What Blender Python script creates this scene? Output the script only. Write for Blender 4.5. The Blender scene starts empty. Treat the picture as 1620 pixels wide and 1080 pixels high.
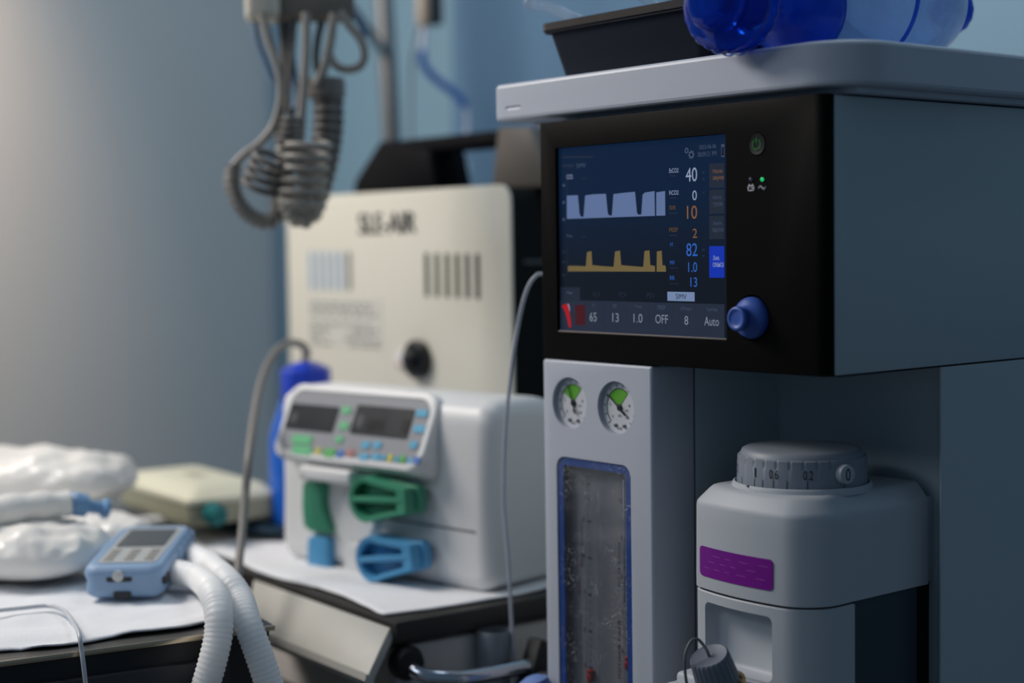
import bpy, bmesh, math, random
from mathutils import Vector, Matrix, noise
random.seed(4)
C = bpy.context.scene.collection
SC = bpy.context.scene

# ------------------------------------------------------------------ camera
F = 2524.07
CX, CY = 810.0, 540.0
RX = Vector((0.6281, -0.0379, 0.7772)); RY = Vector((0.7780, 0.0494, -0.6264)); RZ = Vector((-0.0147, 0.9981, 0.0605))
CAMR = Matrix((RX, RY, RZ))                 # camera -> world
CAMP = Vector((0.9044, -1.0773, 1.2334))
cd = bpy.data.cameras.new('camera'); cam = bpy.data.objects.new('camera', cd); C.objects.link(cam)
cam.matrix_world = Matrix.Translation(CAMP) @ CAMR.to_4x4()
cd.sensor_width = 36; cd.lens = F/1620*36
cd.clip_start = 0.05
cd.dof.use_dof = True; cd.dof.focus_distance = 1.52; cd.dof.aperture_fstop = 1.9
cd.dof.aperture_blades = 0
SC.camera = cam

# ------------------------------------------------------------------ light
def srgb(r, g, b):
    def f(c):
        c /= 255.0
        return c/12.92 if c <= 0.04045 else ((c+0.055)/1.055)**2.4
    return (f(r), f(g), f(b), 1)

w = bpy.data.worlds.new('world'); SC.world = w; w.use_nodes = True
wb = w.node_tree.nodes['Background']; wb.inputs[0].default_value = (0.50, 0.74, 1.0, 1); wb.inputs[1].default_value = 0.125

def area(name, loc, target, sx, sy, power, col):
    l = bpy.data.lights.new(name, 'AREA'); l.shape = 'RECTANGLE'; l.size = sx; l.size_y = sy; l.energy = power; l.color = col
    o = bpy.data.objects.new(name, l); C.objects.link(o); o.location = loc
    o.rotation_euler = (Vector(target)-Vector(loc)).to_track_quat('-Z', 'Y').to_euler()
    return o
area('ceiling_panel_light', (-1.75, -1.0, 2.45), (-0.95, 0.15, 0.95), 1.0, 0.6, 36, (1.0, 0.93, 0.86))
area('ceiling_panel_light', (-0.95, -2.2, 2.4), (-0.4, 0.0, 1.2), 0.9, 0.5, 7, (0.82, 0.89, 1.0))
area('back_wall_fill', (-0.15, 0.42, 2.7), (-0.3, 1.0, 1.5), 1.2, 0.3, 8, (0.72, 0.87, 1.0))  # added fill that brightens the back wall; there is no window here
sl = bpy.data.lights.new('ceiling_downlight', 'SPOT'); sl.energy = 200; sl.color = (1.0, 0.62, 0.38); sl.spot_size = math.radians(62); sl.spot_blend = 1.0; sl.shadow_soft_size = 0.12
so = bpy.data.objects.new('ceiling_downlight', sl); C.objects.link(so); so.location = (-1.75, -0.35, 2.75)
so.rotation_euler = (Vector((-2.6, -0.25, 1.72))-so.location).to_track_quat('-Z', 'Y').to_euler()

SC.view_settings.view_transform = 'Standard'; SC.view_settings.look = 'None'
SC.view_settings.exposure = 0.0; SC.view_settings.gamma = 1.0
SC.view_settings.use_curve_mapping = False
SC.render.film_transparent = False
try:
    SC.cycles.use_denoising = True
    SC.cycles.max_bounces = 8; SC.cycles.transparent_max_bounces = 12
    SC.cycles.caustics_reflective = False; SC.cycles.caustics_refractive = False
except Exception: pass

# ------------------------------------------------------------------ measuring helpers
def ray(px, py): return CAMR @ Vector(((px-CX)/F, -(py-CY)/F, -1.0))
def on(px, py, ax, v):
    r = ray(px, py); t = (v-CAMP[ax])/r[ax]; return CAMP + t*r
def dep(px, py, d): return CAMP + d*ray(px, py)

# ------------------------------------------------------------------ materials
MATS = {}
def mat(name, col, rough=0.5, metal=0.0, bump=0.0, bscale=40.0, emis=None, estr=1.0, spec=0.5, trans=0.0, coat=0.0,
        vary=0.0, vscale=6.0, sss=0.0, alpha=1.0, ior=1.45):
    if name in MATS: return MATS[name]
    m = bpy.data.materials.new(name); m.use_nodes = True; nt = m.node_tree; b = nt.nodes['Principled BSDF']
    b.inputs['Base Color'].default_value = col; b.inputs['Roughness'].default_value = rough; b.inputs['Metallic'].default_value = metal
    b.inputs['Specular IOR Level'].default_value = spec; b.inputs['Transmission Weight'].default_value = trans
    b.inputs['Coat Weight'].default_value = coat; b.inputs['IOR'].default_value = ior; b.inputs['Alpha'].default_value = alpha
    if emis:
        b.inputs['Emission Color'].default_value = emis; b.inputs['Emission Strength'].default_value = estr
    if sss: b.inputs['Subsurface Weight'].default_value = sss; b.inputs['Subsurface Radius'].default_value = (0.04, 0.04, 0.04); b.inputs['Subsurface Scale'].default_value = 1.0
    tc = nt.nodes.new('ShaderNodeTexCoord')
    n = nt.nodes.new('ShaderNodeTexNoise'); n.inputs['Scale'].default_value = bscale; n.inputs['Detail'].default_value = 4
    nt.links.new(tc.outputs['Object'], n.inputs['Vector'])
    # faint roughness mottling on every surface
    mr = nt.nodes.new('ShaderNodeMapRange'); mr.inputs['To Min'].default_value = max(0, rough-0.05); mr.inputs['To Max'].default_value = min(1, rough+0.05)
    nt.links.new(n.outputs['Fac'], mr.inputs['Value']); nt.links.new(mr.outputs['Result'], b.inputs['Roughness'])
    if bump:
        bp = nt.nodes.new('ShaderNodeBump'); bp.inputs['Strength'].default_value = bump; bp.inputs['Distance'].default_value = 0.002
        nt.links.new(n.outputs['Fac'], bp.inputs['Height']); nt.links.new(bp.outputs['Normal'], b.inputs['Normal'])
    if vary:
        n2 = nt.nodes.new('ShaderNodeTexNoise'); n2.inputs['Scale'].default_value = vscale; n2.inputs['Detail'].default_value = 5
        nt.links.new(tc.outputs['Object'], n2.inputs['Vector'])
        mx = nt.nodes.new('ShaderNodeMix'); mx.data_type = 'RGBA'
        mx.inputs['A'].default_value = [c*(1-vary) for c in col[:3]]+[1]; mx.inputs['B'].default_value = [min(1, c*(1+vary)) for c in col[:3]]+[1]
        nt.links.new(n2.outputs['Fac'], mx.inputs['Factor']); nt.links.new(mx.outputs['Result'], b.inputs['Base Color'])
    MATS[name] = m
    return m

def glass(name, tint=(1, 1, 1, 1), rough=0.03, dust=0.0, haze=0.0, gl=1.0):
    """thin clear sheet: transparent + fresnel gloss (+ a film of dust with its own shape)"""
    if name in MATS: return MATS[name]
    m = bpy.data.materials.new(name); m.use_nodes = True; nt = m.node_tree; nt.nodes.clear()
    out = nt.nodes.new('ShaderNodeOutputMaterial'); tr = nt.nodes.new('ShaderNodeBsdfTransparent'); tr.inputs[0].default_value = tint
    g = nt.nodes.new('ShaderNodeBsdfGlossy'); g.inputs['Roughness'].default_value = rough; g.inputs['Color'].default_value = (gl, gl, gl, 1)
    fr = nt.nodes.new('ShaderNodeFresnel'); fr.inputs[0].default_value = 1.45
    ge = nt.nodes.new('ShaderNodeNewGeometry'); fb = nt.nodes.new('ShaderNodeMath'); fb.operation = 'MULTIPLY'; inv = nt.nodes.new('ShaderNodeMath'); inv.operation = 'SUBTRACT'; inv.inputs[0].default_value = 1.0
    nt.links.new(ge.outputs['Backfacing'], inv.inputs[1]); nt.links.new(fr.outputs[0], fb.inputs[0]); nt.links.new(inv.outputs[0], fb.inputs[1])
    mx = nt.nodes.new('ShaderNodeMixShader'); nt.links.new(fb.outputs[0], mx.inputs[0]); nt.links.new(tr.outputs[0], mx.inputs[1]); nt.links.new(g.outputs[0], mx.inputs[2])
    last = mx
    if dust or haze:
        df = nt.nodes.new('ShaderNodeBsdfDiffuse'); df.inputs[0].default_value = (0.75, 0.78, 0.8, 1) if tint[0] > .5 else tint
        tc = nt.nodes.new('ShaderNodeTexCoord'); n = nt.nodes.new('ShaderNodeTexNoise'); n.inputs['Scale'].default_value = 420; n.inputs['Detail'].default_value = 6
        n2 = nt.nodes.new('ShaderNodeTexNoise'); n2.inputs['Scale'].default_value = 28
        nt.links.new(tc.outputs['Object'], n.inputs[0]); nt.links.new(tc.outputs['Object'], n2.inputs[0])
        r1 = nt.nodes.new('ShaderNodeMapRange'); r1.inputs[1].default_value = 0.55; r1.inputs[2].default_value = 0.70
        r2 = nt.nodes.new('ShaderNodeMapRange'); r2.inputs[1].default_value = 0.48; r2.inputs[2].default_value = 0.68; r2.inputs[4].default_value = max(dust, 1e-4)
        nt.links.new(n.outputs[0], r1.inputs[0]); nt.links.new(n2.outputs[0], r2.inputs[0])
        mu = nt.nodes.new('ShaderNodeMath'); mu.operation = 'MULTIPLY_ADD'; mu.inputs[2].default_value = haze; mu.use_clamp = True
        nt.links.new(r1.outputs[0], mu.inputs[0]); nt.links.new(r2.outputs[0], mu.inputs[1])
        m2 = nt.nodes.new('ShaderNodeMixShader'); nt.links.new(mu.outputs[0], m2.inputs[0]); nt.links.new(mx.outputs[0], m2.inputs[1]); nt.links.new(df.outputs[0], m2.inputs[2])
        last = m2
    nt.links.new(last.outputs[0], out.inputs[0])
    MATS[name] = m
    return m

def film(name, tint, col, fac, rough, bump=0.0):
    """thin translucent plastic wall: partly clear, partly scattering light both ways, with a glossy skin"""
    m = bpy.data.materials.new(name); m.use_nodes = True; nt = m.node_tree; nt.nodes.clear(); N = nt.nodes.new; L = nt.links.new
    out = N('ShaderNodeOutputMaterial'); tr = N('ShaderNodeBsdfTransparent'); tr.inputs[0].default_value = tint
    df = N('ShaderNodeBsdfDiffuse'); df.inputs[0].default_value = col; tl = N('ShaderNodeBsdfTranslucent'); tl.inputs[0].default_value = col
    m1 = N('ShaderNodeMixShader'); m1.inputs[0].default_value = 0.5; L(df.outputs[0], m1.inputs[1]); L(tl.outputs[0], m1.inputs[2])
    m2 = N('ShaderNodeMixShader'); L(tr.outputs[0], m2.inputs[1]); L(m1.outputs[0], m2.inputs[2])
    tc = N('ShaderNodeTexCoord'); n = N('ShaderNodeTexNoise'); n.inputs['Scale'].default_value = 120; n.inputs['Detail'].default_value = 5; L(tc.outputs['Object'], n.inputs[0])
    mr = N('ShaderNodeMapRange'); mr.inputs[3].default_value = fac-0.12; mr.inputs[4].default_value = fac+0.12; L(n.outputs[0], mr.inputs[0]); L(mr.outputs[0], m2.inputs[0])
    gl = N('ShaderNodeBsdfGlossy'); gl.inputs['Roughness'].default_value = rough; lw = N('ShaderNodeLayerWeight'); lw.inputs[0].default_value = 0.25
    m3 = N('ShaderNodeMixShader'); L(lw.outputs['Fresnel'], m3.inputs[0]); L(m2.outputs[0], m3.inputs[1]); L(gl.outputs[0], m3.inputs[2]); L(m3.outputs[0], out.inputs[0])
    if bump:
        bp = N('ShaderNodeBump'); bp.inputs['Strength'].default_value = bump; bp.inputs['Distance'].default_value = 0.001; L(n.outputs[0], bp.inputs['Height'])
        for q in (df, tl, gl): L(bp.outputs[0], q.inputs['Normal'])
    return m

def glow(name, col, k=0.72, rough=0.25):
    return mat(name, (0.01, 0.01, 0.012, 1), rough=rough, emis=col, estr=k)

# ------------------------------------------------------------------ geometry
_txt = {}
def text_geo(s):
    if s in _txt: return _txt[s]
    cu = bpy.data.curves.new('t', 'FONT'); cu.body = s; cu.size = 1; cu.resolution_u = 4
    o = bpy.data.objects.new('t', cu); C.objects.link(o)
    bpy.context.view_layer.update()
    me = bpy.data.meshes.new_from_object(o.evaluated_get(bpy.context.evaluated_depsgraph_get()))
    vs = [v.co.copy() for v in me.vertices]; fs = [tuple(p.vertices) for p in me.polygons]
    bpy.data.objects.remove(o); bpy.data.curves.remove(cu); bpy.data.meshes.remove(me)
    x0 = min(v.x for v in vs); x1 = max(v.x for v in vs); y0 = min(v.y for v in vs); y1 = max(v.y for v in vs)
    vs = [((v.x-x0)/(x1-x0), (v.y-y0)/(y1-y0)) for v in vs]
    _txt[s] = (vs, fs, (x1-x0)/(y1-y0))
    return _txt[s]

def cr(pts, step=0.004, closed=False):
    """Catmull-Rom resample"""
    P = [Vector(p) for p in pts]; out = []
    n = len(P)
    for i in range(n-1):
        p0 = P[max(i-1, 0)]; p1 = P[i]; p2 = P[i+1]; p3 = P[min(i+2, n-1)]
        k = max(2, int((p2-p1).length/step))
        for j in range(k):
            t = j/k
            out.append(0.5*((2*p1)+(p2-p0)*t+(2*p0-5*p1+4*p2-p3)*t*t+(3*p1-p0-3*p2+p3)*t**3))
    out.append(P[-1])
    return out

class G:
    def __init__(s): s.bm = bmesh.new(); s.mats = []
    def mi(s, m):
        if m not in s.mats: s.mats.append(m)
        return s.mats.index(m)
    def add(s, tb, m, M=None, bevel=0.0, seg=2, ang=30):
        if bevel:
            es = [e for e in tb.edges if len(e.link_faces) == 2 and e.calc_face_angle(0) > math.radians(ang)]
            bmesh.ops.bevel(tb, geom=es, offset=bevel, segments=seg, profile=0.5, affect='EDGES', clamp_overlap=True)
        if M is not None: tb.transform(M)
        i = s.mi(m)
        for f in tb.faces: f.material_index = i
        me = bpy.data.meshes.new('x'); tb.to_mesh(me); tb.free(); s.bm.from_mesh(me); bpy.data.meshes.remove(me)
        return s
    def box(s, m, x0, x1, y0, y1, z0, z1, b=0.0, seg=2, M=None):
        tb = bmesh.new(); bmesh.ops.create_cube(tb, size=1)
        for v in tb.verts: v.co = Vector(((x0+x1)/2+v.co.x*(x1-x0), (y0+y1)/2+v.co.y*(y1-y0), (z0+z1)/2+v.co.z*(z1-z0)))
        return s.add(tb, m, M, b, seg)
    def loft(s, m, rings, cap=(True, True), M=None, closed=True, b=0.0):
        tb = bmesh.new(); R = [[tb.verts.new(p) for p in r] for r in rings]
        n = len(R[0])
        for a, c in zip(R[:-1], R[1:]):
            for i in range(n if closed else n-1):
                j = (i+1) % n
                tb.faces.new((a[i], a[j], c[j], c[i]))
        if cap[0]: tb.faces.new(R[0][::-1])
        if cap[1]: tb.faces.new(R[-1])
        bmesh.ops.recalc_face_normals(tb, faces=tb.faces)
        return s.add(tb, m, M, b)
    def lathe(s, m, prof, o, axis, n=48, cap=(True, True), ribs=0, ribd=0.0, ribr=(0, 99)):
        ax = Vector(axis).normalized(); q = ax.to_track_quat('Z', 'Y').to_matrix(); o = Vector(o); rings = []
        for k, (r, h) in enumerate(prof):
            ring = []
            for i in range(n):
                a = 2*math.pi*i/n; rr = r
                if ribs and ribr[0] <= k <= ribr[1]: rr = r - ribd*(0.5-0.5*math.cos(a*ribs))**2
                ring.append(o + q @ Vector((rr*math.cos(a), rr*math.sin(a), h)))
            rings.append(ring)
        return s.loft(m, rings, cap)
    def sweep(s, m, pts, r, n=12, step=0.004, corr=0.0, pitch=0.006, cap=True, taper=None):
        if corr: step = pitch/5.0
        P = cr(pts, step); L = 0.0; rings = []
        T = [(P[min(i+1, len(P)-1)]-P[max(i-1, 0)]).normalized() for i in range(len(P))]
        up = Vector((0, 0, 1)) if abs(T[0].z) < 0.9 else Vector((1, 0, 0))
        u = T[0].cross(up).normalized()
        tot = sum((b-a).length for a, b in zip(P[:-1], P[1:]))
        for i, p in enumerate(P):
            if i: L += (P[i]-P[i-1]).length
            u = (u - T[i]*u.dot(T[i])).normalized(); v = T[i].cross(u)
            rr = r
            if taper: rr = r*taper(L/tot)
            if corr: rr = rr + corr*math.cos(2*math.pi*L/pitch)
            rings.append([p + u*rr*math.cos(2*math.pi*k/n) + v*rr*math.sin(2*math.pi*k/n) for k in range(n)])
        return s.loft(m, rings, (cap, cap))
    def prism(s, m, poly, h, M, b=0.0, seg=2, ang=30):
        """poly in local xy, extruded 0..h in local z"""
        tb = bmesh.new(); a = [tb.verts.new((x, y, 0)) for x, y in poly]; c = [tb.verts.new((x, y, h)) for x, y in poly]; n = len(poly)
        tb.faces.new(a[::-1]); tb.faces.new(c)
        for i in range(n): tb.faces.new((a[i], a[(i+1) % n], c[(i+1) % n], c[i]))
        bmesh.ops.recalc_face_normals(tb, faces=tb.faces)
        return s.add(tb, m, M, b, seg, ang)
    def ngon(s, m, pts):
        tb = bmesh.new(); tb.faces.new([tb.verts.new(p) for p in pts]); return s.add(tb, m)
    def text(s, m, t, O, U, V):
        vs, fs, asp = text_geo(t); tb = bmesh.new(); O = Vector(O); U = Vector(U); V = Vector(V)
        vv = [tb.verts.new(O+U*a+V*b) for a, b in vs]
        for f in fs:
            try: tb.faces.new([vv[i] for i in f])
            except ValueError: pass
        return s.add(tb, m)
    def ico(s, m, c, r, M=None, sub=3, sc=(1, 1, 1)):
        tb = bmesh.new(); bmesh.ops.create_icosphere(tb, subdivisions=sub, radius=1)
        for v in tb.verts: v.co = Vector((c[0]+v.co.x*r*sc[0], c[1]+v.co.y*r*sc[1], c[2]+v.co.z*r*sc[2]))
        return s.add(tb, m, M)
    def build(s, name, parent=None, sharp=35, label=None, flat=False):
        me = bpy.data.meshes.new(name)
        if parent is not None:
            o = parent; p = Vector((0, 0, 0))
            while o is not None: p += o.location; o = o.parent
            s.bm.transform(Matrix.Translation(-p))
        s.bm.to_mesh(me); s.bm.free()
        for m in s.mats: me.materials.append(m)
        me.polygons.foreach_set('use_smooth', [not flat]*len(me.polygons))
        if not flat: me.set_sharp_from_angle(angle=math.radians(sharp))
        o = bpy.data.objects.new(name, me); C.objects.link(o)
        if parent is not None: o.parent = parent
        if label: o['label'] = label
        return o

def thing(name, label, cat, loc=(0, 0, 0), group=None):
    o = bpy.data.objects.new(name, None); C.objects.link(o); o.location = loc; o.empty_display_size = 0.05
    o['label'] = label; o['category'] = cat
    if group: o['group'] = group
    return o
GRP = {'breathing_hose': 'corrugated white breathing hoses', 'corrugated_hose': 'grey corrugated hoses in the hanging bundle', 'cable': 'cables hanging from the cream bracket', 'spiral_cable': 'spiral cables in the hanging bundle', 'supply_pouch': 'white supply pouches heaped on the instrument table', 'clear_tube': 'clear tubes in the black bin', 'cloth': 'white cloths on the tables'}
def tag(o, label, cat, group=None):
    o['label'] = label; o['category'] = cat
    k_ = o.name.split('.')[0]; group = group or GRP.get(k_)
    if group: o['group'] = group
    return o
def struct(o): o['kind'] = 'structure'; return o

def cut(o, g):
    """subtract the geometry g from mesh object o (applied)"""
    c = g.build('cutter', o, flat=True)
    md = o.modifiers.new('b', 'BOOLEAN'); md.object = c; md.operation = 'DIFFERENCE'; md.solver = 'EXACT'
    bpy.context.view_layer.update()
    me = bpy.data.meshes.new_from_object(o.evaluated_get(bpy.context.evaluated_depsgraph_get()))
    o.modifiers.clear(); old = o.data; o.data = me; me.name = old.name
    bpy.data.meshes.remove(old); cm = c.data; bpy.data.objects.remove(c); bpy.data.meshes.remove(cm)
    me.set_sharp_from_angle(angle=math.radians(35))

def rrect(x0, x1, y0, y1, r, k=5):
    rs = r if isinstance(r, (list, tuple)) else [r]*4       # bl, br, tr, tl
    out = []
    for (cx, cy, a0, rr) in ((x0+rs[0], y0+rs[0], 180, rs[0]), (x1-rs[1], y0+rs[1], 270, rs[1]), (x1-rs[2], y1-rs[2], 0, rs[2]), (x0+rs[3], y1-rs[3], 90, rs[3])):
        for i in range(k+1):
            a = math.radians(a0+90*i/k); out.append((cx+rr*math.cos(a), cy+rr*math.sin(a)))
    return out
# local (x,y,z) -> world (x, ., z): plane facing -Y, extruding towards -Y
def facing(y): return Matrix(((1, 0, 0, 0), (0, 0, -1, y), (0, 1, 0, 0), (0, 0, 0, 1)))

# ------------------------------------------------------------------ palette
plastic = mat('pale_grey_plastic', srgb(186, 192, 204), 0.42, bump=0.05, bscale=900)
sidegrey = mat('side_panel_grey', srgb(178, 192, 200), 0.5, bump=0.05, bscale=900)
black = mat('matt_black_plastic', srgb(14, 13, 13), 0.5, bump=0.05, bscale=1200, spec=0.05)
gap = mat('dark_gap', srgb(10, 11, 13), 0.8)
blueknob = mat('blue_knob_plastic', srgb(58, 92, 176), 0.38)
cream = mat('cream_enamel', srgb(222, 217, 200), 0.4, vary=0.03)
whitep = mat('white_plastic', srgb(222, 221, 218), 0.42)
steel = mat('brushed_steel', srgb(120, 120, 120), 0.38, metal=0.9, bump=0.1, bscale=300)
chrome = mat('polished_chrome', srgb(190, 195, 205), 0.18, metal=1.0)
darkgrey = mat('dark_grey_metal', srgb(72, 71, 72), 0.5, vary=0.05)
rubber = mat('black_rubber', srgb(20, 21, 24), 0.6)
ink = mat('black_ink', srgb(22, 25, 32), 0.7)

# ================================================================== THE ROOM
g = G(); g.box(mat('vinyl_floor', srgb(110, 112, 112), 0.4, vary=0.06), -2.7, 2.4, -3.0, 1.1, -0.1, 0.0); struct(g.build('floor'))
g = G(); g.box(mat('grey_wall_paint', srgb(172, 184, 192), 0.6, vary=0.02, vscale=2), -2.7, -2.6, -3.0, 1.1, 0, 2.9); struct(g.build('wall_left'))
g = G(); g.box(mat('blue_wall_paint', srgb(126, 160, 180), 0.6, vary=0.02, vscale=2), -2.6, 2.4, 1.0, 1.1, 0, 2.9); struct(g.build('wall_back'))
g = G(); g.box(mat('deep_blue_trim', srgb(104, 134, 156), 0.5), -2.6, -2.575, 0.975, 1.0, 0, 2.9, b=0.006); struct(g.build('trim_1'))

# blue folded sheet, added to shade a dark vertical band onto the back wall
def shade_backdrop():
    g = G(); x0 = on(742, 100, 1, 0.93).x; x1 = x0+0.60; n = 90
    m = mat('shade_backdrop_blue', srgb(90, 124, 154), 0.8, bump=0.1, bscale=600)
    rings = []
    for z in [0.12+i*(2.5/24) for i in range(25)]:
        f = []; b = []
        for i in range(n+1):
            x = x0+(x1-x0)*i/n; t = (x-x0)/0.52*2*math.pi
            amp = 0.055*(0.75+0.25*math.sin(z*1.3+x*3))
            y = 0.93 - amp*math.cos(t+0.15*math.sin(z*2.0)) - amp*0.12*math.sin(2.3*t+1)
            f.append(Vector((x, y, z))); b.append(Vector((x, y+0.003, z)))
        rings.append(f+b[::-1])
    g.loft(m, rings)
    o = g.build('shade_backdrop', sharp=80)
    tag(o, 'blue folded backdrop added for a dark shaded band behind the anesthesia machine', 'shade_backdrop')
shade_backdrop()

# ================================================================== ANESTHESIA MACHINE
XL, XR = -0.382, 0.0          # body left and right
ZP0, ZP1 = 1.1145, 1.3600     # control panel bottom / top
XB = -0.217                   # right edge of flow meter block
YB = 0.186                    # alcove back wall
am = thing('anesthesia_machine', 'large pale grey anesthesia machine with black monitor panel and blue control knob', 'medical machine', (-0.19, 0.35, 0))

# upper body behind the panel
g = G(); g.box(sidegrey, XL+0.002, XR, 0.012, 0.72, ZP0+0.0006, ZP1-0.0012, b=0.0012); g.build('upper_cabinet', am)
# worktop slab
def slab():
    g = G(); x0, x1, y0, y1 = -0.457, 0.028, -0.001, 0.75
    poly = []
    for cx, cy, a0, r in ((x0+0.008, y0+0.008, 180, 0.008), (x1-0.055, y0+0.055, 270, 0.055), (x1-0.03, y1-0.03, 0, 0.03), (x0+0.03, y1-0.03, 90, 0.03)):
        for i in range(15):
            a = math.radians(a0+90*i/14); poly.append((cx+r*math.cos(a), cy+r*math.sin(a)))
    def inset(d):
        cx, cy = (x0+x1)/2, (y0+y1)/2
        out = []
        n = len(poly)
        for i in range(n):
            a = Vector(poly[i-1]); b = Vector(poly[i]); c = Vector(poly[(i+1) % n])
            t = (c-a).normalized(); out.append((b.x - t.y*d, b.y + t.x*d))
        return out
    rings = []
    for d, z in ((0.012, 1.3660), (0.0035, 1.3661), (0.0010, 1.3675), (0.0, 1.3700), (0.0, 1.4010), (0.0008, 1.4032), (0.0028, 1.4049), (0.006, 1.4055)):
        rings.append([Vector((x, y, z)) for x, y in inset(d)])
    g.loft(plastic, rings)
    g.box(plastic, XL-0.045, 0.012, 0.03, 0.72, ZP1+0.0005, 1.3662, b=0.001)      # ledge under the slab
    o = g.build('worktop', am, sharp=50)
    # small moulded slot near the left end
    c = G(); xs = (-0.4375, -0.4345, -0.4125, -0.4095); R3 = []
    for i, x in enumerate(xs):
        k = 0.15 if i in (0, 3) else 1.0
        R3.append([Vector((x, -0.003, 1.3795+0.0016*k)), Vector((x, -0.001+0.0022*k, 1.3795+0.0009*k)), Vector((x, -0.003, 1.3795-0.0062*k))])
    c.loft(plastic, R3)
    cut(o, c); o.data.set_sharp_from_angle(angle=math.radians(14))
slab()

# black front panel with a softly rounded right edge, recess for the display
def panel():
    g = G(); y0 = 0.0006; poly = [(XL, 0.014), (XL, 0.0025), (XL+0.0006, 0.001), (XL+0.0025, y0)]
    for i in range(10):
        a = math.radians(90*i/9); poly.append((XR-0.012+0.012*math.sin(a)*0.995, y0+0.012*(1-math.cos(a))*0.7))
    poly.append((XR-0.0001, 0.014))
    M = Matrix.Translation((0, 0, ZP0))
    g.prism(black, poly, ZP1-ZP0-0.0003, M, b=0.0008, seg=2, ang=60)
    o = g.build('control_panel', am)
    c = G(); c.prism(black, rrect(-0.3575, -0.1168, 1.1425, 1.3325, 0.002), 0.02, facing(0.0052), b=0)
    c.lathe(black, [(0.0212, 0), (0.0212, 0.02)], (-0.0855, 0.0045, 1.1640), (0, -1, 0), 48)
    c.lathe(black, [(0.0105, 0), (0.0105, 0.02)], (on(1197, 228, 1, 0).x, 0.003, on(1197, 228, 1, 0).z), (0, -1, 0), 40)
    cut(o, c)
    return o
pan = panel()
YS = 0.0050                    # display plane
# lip under the display, its pale grey painting the highlight on the black bezel
g = G(); g.box(mat('bezel_highlight', srgb(120, 112, 108), 0.35), -0.3568, -0.1176, 0.0008, 0.0035, 1.1422, 1.1440, b=0.0004); g.build('display_lip', am)

ui_bg = mat('display_backlight', (0.004, 0.006, 0.01, 1), 0.16, emis=srgb(15, 28, 48), estr=0.8, bscale=3)
# two-tone backlight: bluish at the top, darker at the bottom, as drawn by the screen's own layout
nt = ui_bg.node_tree; b = nt.nodes['Principled BSDF']; tc = nt.nodes.new('ShaderNodeTexCoord'); sp = nt.nodes.new('ShaderNodeSeparateXYZ'); rp = nt.nodes.new('ShaderNodeValToRGB')
nt.links.new(tc.outputs['Generated'], sp.inputs[0]); nt.links.new(sp.outputs['Z'], rp.inputs[0]); nt.links.new(rp.outputs[0], b.inputs['Emission Color'])
rp.color_ramp.elements[0].position = 0.3; rp.color_ramp.elements[0].color = srgb(17, 22, 32); rp.color_ramp.elements[1].position = 0.75; rp.color_ramp.elements[1].color = srgb(12, 32, 60)
g = G(); g.prism(ui_bg, [(-0.3574, 1.1430), (-0.1170, 1.1430), (-0.1170, 1.3322), (-0.3574, 1.3322)], 0.0008, facing(YS+0.0008)); disp = g.build('display', am, label='lit touchscreen with waveforms and numbers')

def S(px, py, dy=0.0): p = on(px, py, 1, YS); return Vector((p.x, YS-0.00015-dy, p.z))
def srect(g, m, x0, y0, x1, y1, dy=0.0):
    xm, ym = (x0+x1)/2, (y0+y1)/2; X0 = S(x0, ym).x; X1 = S(x1, ym).x; Z1 = S(xm, y0).z; Z0 = S(xm, y1).z; y = YS-0.0001-dy
    g.ngon(m, [(X0, y, Z0), (X1, y, Z0), (X1, y, Z1), (X0, y, Z1)])
def stext(g, m, t, x0, y0, x1, y1, dy=0.0002):
    xm, ym = (x0+x1)/2, (y0+y1)/2; X0 = S(x0, ym).x; X1 = S(x1, ym).x; Z1 = S(xm, y0).z; Z0 = S(xm, y1).z
    g.text(m, t, (X0, YS-0.00012-dy, Z0), (X1-X0, 0, 0), (0, 0, Z1-Z0))

u_white = glow('display_white', srgb(158, 172, 205)); u_dim = glow('display_dim_grey', srgb(70, 84, 112)); u_faint = glow('display_faint', srgb(34, 46, 70))
u_co2 = glow('display_co2_fill', srgb(104, 126, 172)); u_paw = glow('display_paw_fill', srgb(122, 106, 66)); u_or = glow('display_orange', srgb(140, 98, 62)); u_ord = glow('display_dim_amber', srgb(110, 82, 40))
u_bl = glow('display_blue', srgb(48, 108, 208)); u_btn = glow('display_blue_button', srgb(8, 52, 190)); u_box = glow('display_menu_grey', srgb(30, 40, 58)); u_strip = glow('display_strip', srgb(36, 46, 66))
u_sim = glow('display_pale_tab', srgb(128, 150, 190)); u_dark = glow('display_dark_text', srgb(14, 22, 40)); u_red = glow('display_red', srgb(190, 14, 24)); u_dred = glow('display_dark_red', srgb(74, 12, 22)); u_pt = glow('display_param_text', srgb(138, 148, 165))
k = 5.586
def wave(name, mtl, polys, y0):
    g = G()
    for P in polys: g.ngon(mtl, [S(870+a/k, y0+b_/k, 0.0001) for a, b_ in P])
    g.build(name, disp, flat=True)
wave('waveform', u_co2, [[(150, 760), (150, 555), (247, 550), (262, 715), (275, 740), (298, 740), (312, 553), (380, 543), (495, 538), (512, 712), (525, 730), (548, 730), (562, 541), (640, 531), (752, 520), (770, 708), (782, 722), (808, 722), (820, 545), (840, 527), (925, 514), (928, 733)],
     [(940, 525), (1018, 514), (1020, 730), (940, 732)]], 210)
wave('waveform', u_paw, [[(160, 385), (160, 340), (185, 336), (318, 340), (328, 215), (368, 207), (374, 330), (440, 337), (563, 346), (576, 210), (620, 202), (630, 330), (700, 337), (825, 346), (836, 205), (880, 200), (888, 330), (928, 337), (930, 388)],
     [(943, 388), (945, 210), (988, 202), (996, 335), (1015, 330), (1024, 345), (1026, 388)]], 360)
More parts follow.
